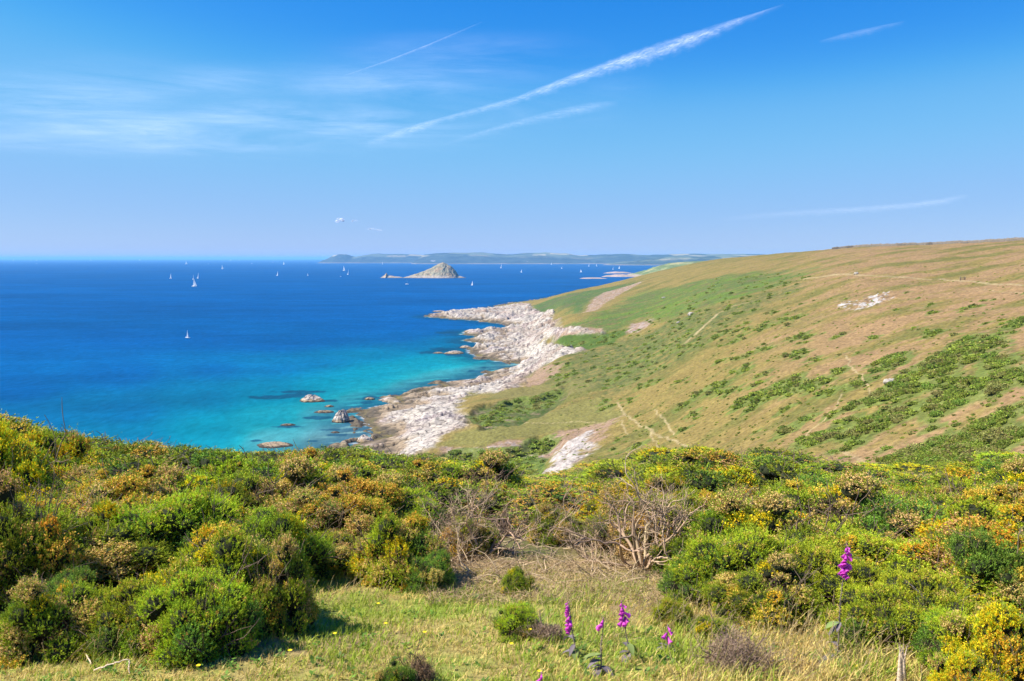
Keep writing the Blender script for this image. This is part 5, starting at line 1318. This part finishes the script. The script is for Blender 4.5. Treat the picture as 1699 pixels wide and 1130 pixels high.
for s in (-1, 1):
    b = Buf(); box(b, (s * 1.15, 0, .6), (.16, .16, 1.5)); obj("post", b.mesh("post", M_post), e)
b = Buf()
for k in range(5): box(b, (0, 0, .22 + k * .22), (2.1, .05, .08))
box(b, (-.9, .06, .66), (.09, .05, 1.0)); box(b, (.9, .06, .66), (.09, .05, 1.0)); obj("gate_panel", b.mesh("gate_panel", M_post), e)
M_boul = simple_mat("pale_boulder", (.36, .32, .27), .9, .3, 1.5, bumpd=.1)
def boulder(px, py, s, label, seed):
    h_ = hit(px, py, 60)
    nu, nv = 18, 10; th = np.linspace(0, 2 * np.pi, nu, endpoint=False); el = np.linspace(-1.2, 1.57, nv); TH, EL = np.meshgrid(th, el)
    r = s * (1 + .5 * fbm(np.cos(TH) * np.cos(EL) * 1.3 + seed, np.sin(TH) * np.cos(EL) * 1.3 + np.sin(EL), 3, seed) * 1.6)
    V = np.stack([np.cos(TH) * np.cos(EL) * r * 1.3, np.sin(TH) * np.cos(EL) * r, np.sin(EL) * r * .8 + s * .3], -1).reshape(-1, 3)
    i = np.arange(nu * nv).reshape(nv, nu); j = np.roll(i, -1, 1); b = Buf(); b.add(V, np.stack([i[:-1], j[:-1], j[1:], i[1:]], -1).reshape(-1, 4), (1, 1, 1))
    o = obj("boulder", b.mesh("boulder", M_boul), loc=(h_[0], h_[1], ground_z(h_[0], h_[1]))); tag(o, label, "boulder")
boulder(1421, 455, .9, "pale standing stone beside the left end of the hillside path", 1)
boulder(1475, 637, .9, "pale grey boulder among gorse shrubs in the middle of the hill", 2)
boulder(1146, 523, 1.3, "white boulder on the green slope, alone above the mottled scrub", 3)
boulder(1101, 495, .9, "small pale boulder high on the bright green slope", 4)
boulder(1125, 536, .7, "small flat pale stone just left below the white boulder", 6)

# ============================================================ BOATS
M_sail = foliage_mat("sailcloth", .35, .6, 0); M_hull = simple_mat("boat_hull", (.78, .78, .76), .4, .08, 2); M_mast = simple_mat("boat_mast", (.5, .5, .5), .4, .1, 2)
def boat_meshes():
    b = Buf(); st = np.linspace(-1, 1, 13); V = []
    for s in st:
        w_ = .16 * max(0.02, (1 - max(s, 0) ** 2.2)) * (1 - .25 * max(-s, 0)); sh = .10 + .05 * s * s
        V += [(s * .5, -w_, sh), (s * .5, -w_ * .8, .02), (s * .5, 0, -.05), (s * .5, w_ * .8, .02), (s * .5, w_, sh)]
    i = np.arange(65).reshape(13, 5); F = np.stack([i[:-1, :-1], i[:-1, 1:], i[1:, 1:], i[1:, :-1]], -1).reshape(-1, 4); b.add(V, F, (1, 1, 1))
    b.add([V[k * 5] for k in range(13)] + [V[k * 5 + 4] for k in range(13)], [(k, k + 1, k + 14, k + 13) for k in range(12)], (1, 1, 1))
    b.add([V[0], V[1], V[2], V[3], V[4]], [(0, 1, 2), (0, 2, 3), (0, 3, 4)], (1, 1, 1)); box(b, (-.02, 0, .15), (.3, .16, .08)); hull = b.mesh("hull", M_hull)
    b = Buf(); tube(b, [(.06, 0, .1), (.06, 0, .7), (.06, 0, 1.32)], .008, (1, 1, 1), 5); tube(b, [(.06, 0, .22), (-.4, .03, .22)], .007, (1, 1, 1), 5); mast = b.mesh("mast", M_mast)
    def sail(a, t, c, bulge, name):
        b = Buf(); n_ = 8; V = []
        for q in range(n_ + 1):
            f = q / n_; l = np.array(a) * (1 - f) + np.array(t) * f; r = np.array(c) * (1 - f) + np.array(t) * f
            for j in range(6):
                g = j / 5; p = l * (1 - g) + r * g; p[1] += bulge * math.sin(math.pi * g) * (1 - f * .7); V.append(p)
        i = np.arange((n_ + 1) * 6).reshape(n_ + 1, 6); b.add(V, np.stack([i[:-1, :-1], i[:-1, 1:], i[1:, 1:], i[1:, :-1]], -1).reshape(-1, 4), (.88, .88, .86)); return b.mesh(name, M_sail)
    return hull, mast, sail((.05, 0, .25), (.055, 0, 1.3), (-.39, .03, .25), .05, "mainsail"), sail((.47, 0, .14), (.08, 0, 1.15), (.0, .04, .17), .05, "jib")
hull_m, mast_m, main_m, jib_m = boat_meshes()
BOATS = [  # px, waterline py, height px, heading deg, jib?, label
 (312,561,12,25,0,"nearest sailing boat, alone on the open blue water well below the others"),
 (323,476,13.5,15,1,"sailing boat nearest the viewer in the close trio left of centre, broadside on"),
 (320,464,7,70,0,"leaning little sail at the upper left of the close trio"),
 (328,462,8.5,60,1,"sailing boat at the upper right of the close trio"),
 (282.5,462.5,8,88,0,"thin pale sail seen edge on, left of the close trio"),
 (369,446.5,6.5,40,1,"sailing boat up to the right of the close trio, by itself under the horizon"),
 (309,438.5,5.5,30,1,"small sail near the horizon above the close trio"),
 (460,457.5,7,60,1,"sailing boat midway between the trio and the conical island"),
 (511,457.5,4,20,0,"small low boat left of the pinnacle reef"),
 (571,449.5,8,50,1,"sail leaning left, upper of the pair left of the island"),
 (577,456,8,75,1,"upright sail, lower of the pair left of the island"),
 (565.5,459,3,0,0,"tiny dark blue boat beside the pair left of the island"),
 (675.5,472,8,10,0,"sailing boat with bare mast just in front of the conical island"),
 (783,473.5,7,65,1,"sailing boat below and right of the conical island"),
 (831,445,7,80,1,"upright sail between the island and the town shore"),
 (865,452,5,60,0,"small sail right of the island on the open bay"),
 (964,452,5,45,1,"white sail in the bay left of the pale ledges"),
 (977,442,4,60,0,"tiny sail close under the far shore, third from the wooded point"),
 (990,442,4,50,0,"tiny sail close under the far shore, second from the wooded point"),
 (1027,446,4.5,60,1,"small sail nearest the wooded point"),
 (1017,447,4,70,0,"faint sail just left of the one nearest the wooded point"),
 (915,439.5,3.5,40,0,"tiny sail under the white town"),
 (932,446,3.5,60,0,"faint tiny sail in the bay right of the town"),
 (635,438.5,4,50,0,"tiny sail close under the far headland"),
 (471,439,5,40,1,"small white sail near the horizon left of the far headland"),
 (453,435,3.5,60,0,"tiny sail on the horizon just left of the small white one"),
 (418,437.5,3,20,0,"tiny low boat near the horizon above the open water"),
 (383,433,4,50,0,"left one of two sails on the horizon at the middle left"),
 (397,433,3.5,60,0,"right one of two sails on the horizon at the middle left"),
 (151,432.5,5,50,1,"brightest sail on the horizon at the left"),
 (60.6,432.5,4.5,50,1,"sail on the horizon, right of a fainter one, at the far left"),
 (51,432.5,3.5,70,0,"fainter sail touching the left side of another at the far left horizon"),
 (22,433,4,70,0,"farthest left sail on the horizon"),
 (61,438,3,10,0,"low boat just below the far left horizon sails"),
 (232,432.5,3.5,0,0,"low boat on the horizon between the left sails"),
 (346,438,2.5,0,0,"faint low boat right of the small sail near the horizon")]
for px, py, hpx, hd, jb, lb in BOATS:
    c = at_z(px, py); s = hpx * 1.15 / FPX * c[1] / 1.32; hd = -hd if hd > 24 else -25 - hd * .5
    e = empty("sailing_boat", (c[0], c[1], 0), R(hd)); e.scale = (s, s, s); e.rotation_euler = (R(6 if hd > -60 else -8), 0, R(hd)); tag(e, lb, "sailing boat", "boats sailing on the bay")
    obj("hull", hull_m, e); obj("mast", mast_m, e)
    if hpx > 3.2 and "bare mast" not in lb:
        obj("mainsail", main_m, e)
        if jb: obj("jib", jib_m, e)

# ============================================================ FAR HOUSES
M_wh = simple_mat("white_render", (.80, .77, .72), .8, .06, .1); M_roof = simple_mat("slate_roof", (.30, .27, .26), .8, .2, .2)
def house_mesh():
    b = Buf(); box(b, (0, 0, .3), (1.4, .7, .6)); w_ = b.mesh("wall", M_wh)
    b = Buf(); b.add([(-.74, -.4, .58), (.74, -.4, .58), (.74, 0, .9), (-.74, 0, .9), (.74, .4, .58), (-.74, .4, .58)], [(0, 1, 2, 3), (3, 2, 4, 5)], (1, 1, 1)); b.add([(-.7, -.35, .6), (-.7, .35, .6), (-.7, 0, .87), (.7, -.35, .6), (.7, .35, .6), (.7, 0, .87)], [(0, 1, 2), (3, 5, 4)], (1, 1, 1))
    return w_, b.mesh("roof", M_roof)
hw_m, hr_m = house_mesh()
def house(px, py, Y, wpx, label, group=None):
    c = at(px, py, Y); s = wpx / FPX * Y / 1.4
    e = empty("white_house", (c[0], c[1], c[2]), rr_.uniform(-.4, .4)); e.scale = (s, s, s); tag(e, label, "house", group); obj("wall", hw_m, e); obj("roof", hr_m, e)
Yt = at_z(900, 437.9)[1]
for k in range(26):
    px = rr_.choice([rr_.uniform(868, 940), rr_.uniform(872, 912)]); house(px, rr_.uniform(435.2, 437.8), Yt - 120, rr_.uniform(1.8, 4), "small white house in the seaside town on the far shore", "white houses of the far seaside town")
house(718.5, 436.6, Yt - 60, 7, "long white building on the far shore just left of the island peak")
house(795, 437, Yt - 60, 4, "pale building on the far shore right of the island")
# ============================================================ CLOUDS (far above and beyond the haze)
def cloud_mat(name, kind, dens=1.0):
    m = bpy.data.materials.new(name); m.use_nodes = True; nt = m.node_tree; nt.nodes.clear()
    out = nt.nodes.new("ShaderNodeOutputMaterial"); tr = nt.nodes.new("ShaderNodeBsdfTransparent")
    df = nt.nodes.new("ShaderNodeBsdfDiffuse"); tl = nt.nodes.new("ShaderNodeBsdfTranslucent"); mx = nt.nodes.new("ShaderNodeMixShader"); mx2 = nt.nodes.new("ShaderNodeMixShader")
    df.inputs[0].default_value = (.95, .96, 1, 1); tl.inputs[0].default_value = (.95, .96, 1, 1)
    mx2.inputs[0].default_value = .75
    nt.links.new(df.outputs[0], mx2.inputs[1]); nt.links.new(tl.outputs[0], mx2.inputs[2])
    nt.links.new(tr.outputs[0], mx.inputs[1]); nt.links.new(mx2.outputs[0], mx.inputs[2]); nt.links.new(mx.outputs[0], out.inputs[0])
    a = nt.nodes.new("ShaderNodeAttribute"); a.attribute_name = "Col"
    sep = nt.nodes.new("ShaderNodeSeparateColor"); nt.links.new(a.outputs[0], sep.inputs[0])
    pos = nt.nodes.new("ShaderNodeTexCoord").outputs["Object"]
    if kind == 'veil':
        n1 = noise_tex(nt, 1, 6, mapping(nt, pos, (1/17000, 1/15000, 1), (0, 0, R(12))), .62, .8)
        n2 = noise_tex(nt, 1, 5, mapping(nt, pos, (1/5000, 1/2600, 1), (0, 0, R(8))), .65, .5)
        f = nt.nodes.new("ShaderNodeMath"); f.operation = 'MULTIPLY'
        nt.links.new(maprange(nt, n1.outputs[0], .36, .70, 0, 1), f.inputs[0]); nt.links.new(maprange(nt, n2.outputs[0], .3, .75, .45, 1.0), f.inputs[1]); f = f.outputs[0]
    else:
        n1 = noise_tex(nt, 1, 6, mapping(nt, pos, (1/1500, 1/1500, 1/1500)), .75, 1.2)
        n2 = noise_tex(nt, 1, 4, mapping(nt, pos, (1/350, 1/2600, 1), (0, 0, R(30))), .7, .4)
        f = nt.nodes.new("ShaderNodeMath"); f.operation = 'MULTIPLY'
        nt.links.new(maprange(nt, n1.outputs[0], .32, .66, .12, 1), f.inputs[0]); nt.links.new(maprange(nt, n2.outputs[0], .3, .65, .4, 1.0), f.inputs[1]); f = f.outputs[0]
    g = nt.nodes.new("ShaderNodeMath"); g.operation = 'MULTIPLY'; g.use_clamp = True
    nt.links.new(f, g.inputs[0]); nt.links.new(sep.outputs[0], g.inputs[1])
    g2 = nt.nodes.new("ShaderNodeMath"); g2.operation = 'MULTIPLY'; nt.links.new(g.outputs[0], g2.inputs[0]); g2.inputs[1].default_value = dens
    nt.links.new(g2.outputs[0], mx.inputs[0])
    return m
def at_alt(px, py, alt):
    d = ray(px, py); t = (alt - 70) / d[2]; return np.array((d[0] * t, d[1] * t, alt))
m_trail = cloud_mat("contrail_ice", 'trail', .54); m_veil = cloud_mat("cirrus_ice", 'veil', .33)
def streak(name, pts, alt, label, seed, cat="contrail", group="aircraft trails spread across the sky"):
    """pts: (px, py, half width px, opacity): a shallow ribbon of ice cloud at that altitude"""
    V, C_ = [], []; n_, m_ = 260, 45
    pp = np.array(pts, float); t = np.linspace(0, 1, len(pp)); tt = np.linspace(0, 1, n_)
    px, py, hw, op = (np.interp(tt, t, pp[:, i]) for i in range(4))
    hw = hw * 1.05; base = np.mean([at_alt(px[0], py[0], alt), at_alt(px[-1], py[-1], alt)], 0)
    for i in range(n_):
        dx, dy = (px[min(i+1, n_-1)] - px[max(i-1, 0)]), (py[min(i+1, n_-1)] - py[max(i-1, 0)]); L = math.hypot(dx, dy); nx_, ny_ = -dy / L, dx / L
        for j in range(m_):
            s = j / (m_ - 1) * 2 - 1
            p = at_alt(px[i] + nx_ * s * hw[i], py[i] + ny_ * s * hw[i], alt)
            p[2] += 90 * math.cos(s * 1.57)
            q = i / n_ * 60; fr = .30 * float(gn(np.array([q]), np.array([s * .8 + seed]), seed)[0]) + .18 * float(gn(np.array([q * 3.1 + s * 2]), np.array([seed * 2.]), seed + 4)[0])
            s2_ = s * 1.12 + fr * (.35 + .65 * max(s, 0)); e = max(0, 1 - abs(s2_) ** 1.5) ** 1.6
            e *= .62 + .75 * float(fbm(np.array([q * 1.6 + s * 5]), np.array([s * 5.]), 3, seed + 9)[0]) + .25 * (1 - abs(s))
            e *= max(0, 1 - abs(s) ** 6)
            V.append(p - base); C_.append((max(e, 0) * op[i],) * 3)
    i = np.arange(n_ * m_).reshape(n_, m_); F = np.stack([i[:-1, :-1], i[:-1, 1:], i[1:, 1:], i[1:, :-1]], -1).reshape(-1, 4)
    o = obj(name, mesh_data(name, V, [F], C_, m_trail, True), loc=tuple(base)); tag(o, label, cat, group); return o
streak("contrail", [(610,240,9,.1),(660,224,10,.55),(700,211,9,.7),(740,198,6,.4),(800,183,8,.55),(860,167,9,.7),(930,141,11,.85),(1000,117,14,1),(1060,98,18,1),(1110,82,19,1),(1160,64,16,1),(1210,44,11,.8),(1260,26,6,.5),(1300,12,4,.1)], 8000, "broad bright white contrail climbing from middle to top right of the sky", 1)
streak("contrail", [(735,242,6,.03),(800,223,8,.25),(860,206,9,.35),(930,190,12,.45),(980,180,12,.4),(1025,174,9,.05)], 8000, "short feathery trail just below the broad bright contrail", 2)
streak("contrail", [(572,128,2,.2),(640,105,2.6,.6),(710,78,2.8,.6),(800,40,2.2,.1)], 9000, "thin straight hairline contrail at the upper middle of the sky", 3)
streak("contrail", [(1360,72,4,.1),(1400,63,8,.35),(1440,54,8,.4),(1500,40,5,.05)], 9000, "faint short trail high at the right of the sky", 4)
streak("contrail", [(1190,366,6,.03),(1270,358,8,.15),(1330,354,8,.25),(1420,349,8,.32),(1500,343,8,.36),(1560,336,8,.42),(1605,326,6,.08)], 5500, "low pale level trail just above the hill at the right", 5)
# high veil of cirrus
def veil():
    xs = np.linspace(-160, 1120, 90); ys = np.linspace(40, 300, 60); V, C_ = [], []
    blobs = [(130,165,170,48,.8),(230,215,220,30,1),(420,195,150,26,1),(60,225,120,22,.6),(640,140,170,30,.8),(760,100,170,40,.6),(600,205,180,34,.9),(330,238,200,22,.8),(800,70,160,40,.45),(330,140,130,24,.7),(880,180,140,30,.3),(1060,150,110,30,.35)]
    base = at_alt(500, 180, 9500)
    for y_ in ys:
        for x_ in xs:
            a = 0
            for bx, by, rx, ry, o_ in blobs: a = max(a, o_ * math.exp(-((x_ - bx) / rx) ** 2 - ((y_ - by) / ry) ** 2))
            a *= float(sm(0, 160, 1120 - x_) * sm(0, 60, 300 - y_) * sm(0, 40, y_ - 40) * sm(0, 100, x_ + 160)); V.append(at_alt(x_, y_, 9500) - base); C_.append((a,) * 3)
    i = np.arange(len(V)).reshape(len(ys), len(xs)); F = np.stack([i[:-1, :-1], i[:-1, 1:], i[1:, 1:], i[1:, :-1]], -1).reshape(-1, 4)
    o = obj("cirrus_cloud", mesh_data("cirrus_cloud", V, [F], C_, m_veil, True), loc=tuple(base)); tag(o, kind="stuff"); o["label"] = "thin veil of cirrus cloud across the left of the sky"; o["category"] = "cloud"
veil()
# little fair weather clouds low over the sea, as small real volumes
mv2 = cloud_mat("cumulus_vapour", 'trail', 1.0)
mv = bpy.data.materials.new("unused_vapour"); mv.use_nodes = True; nt = mv.node_tree; nt.nodes.clear()
out = nt.nodes.new("ShaderNodeOutputMaterial"); pv = nt.nodes.new("ShaderNodeVolumePrincipled"); nt.links.new(pv.outputs[0], out.inputs["Volume"])
pv.inputs["Color"].default_value = (1, .97, .97, 1); pv.inputs["Density"].default_value = .006; pv.inputs["Anisotropy"].default_value = .2
for px, py, w_, h_, lb in ((564, 365, 10, 5.5, "small round white cloud low over the sea"), (590, 366.5, 8, 2.4, "thin scrap of cloud right of the small round cloud"), (622, 381, 15, 3.0, "faint low scrap of cloud below the small round cloud")):
    c = Vector(at(px, py, 36000)); s = 36000 / FPX; V, F = [], []
    rnd = random.Random(int(px)); k = 0
    for q in range(9):
        ox, oz = (rnd.uniform(-.7, .7), rnd.uniform(-.5, .5)); r = rnd.uniform(.3, .6) * (1.1 - abs(ox))
        nu, nv = 14, 8
        for a in range(nv + 1):
            for b_ in range(nu):
                ph = math.pi * a / nv; th = 2 * math.pi * b_ / nu
                rr = r * (1 + .2 * math.sin(5 * th + q) * math.sin(3 * ph))
                V.append(((ox + rr * math.sin(ph) * math.cos(th)) * w_ * s, (rr * math.sin(ph) * math.sin(th)) * w_ * s * .6, (oz + rr * math.cos(ph)) * h_ * s))
        for a in range(nv):
            for b_ in range(nu): F.append((k + a * nu + b_, k + a * nu + (b_ + 1) % nu, k + (a + 1) * nu + (b_ + 1) % nu, k + (a + 1) * nu + b_))
        k += (nv + 1) * nu
    o = obj("small_cloud", mesh_data("small_cloud", V, [F], np.full((len(V), 3), .62 if px < 570 else .22), mv2, True), loc=c); tag(o, lb, "cloud")

# ============================================================ HAZE
V = [(sx * 95000, -2000 if sy < 0 else 95000, -5 if sz < 0 else 128) for sz in (-1, 1) for sy in (-1, 1) for sx in (-1, 1)]
hz = obj("haze", mesh_data("haze", V, [np.array([(0,2,3,1),(4,5,7,6),(0,1,5,4),(2,6,7,3),(0,4,6,2),(1,3,7,5)])]))
mh = bpy.data.materials.new("sea_air"); mh.use_nodes = True; nt = mh.node_tree; nt.nodes.clear()
out = nt.nodes.new("ShaderNodeOutputMaterial"); pv = nt.nodes.new("ShaderNodeVolumePrincipled"); nt.links.new(pv.outputs[0], out.inputs["Volume"])
pv.inputs["Color"].default_value = (.28, .64, 1, 1); pv.inputs["Density"].default_value = 4.8e-5; pv.inputs["Anisotropy"].default_value = 0.0
hz.data.materials.append(mh); tag(hz, kind="stuff"); hz["label"] = "thin blue sea haze"; hz["category"] = "haze"
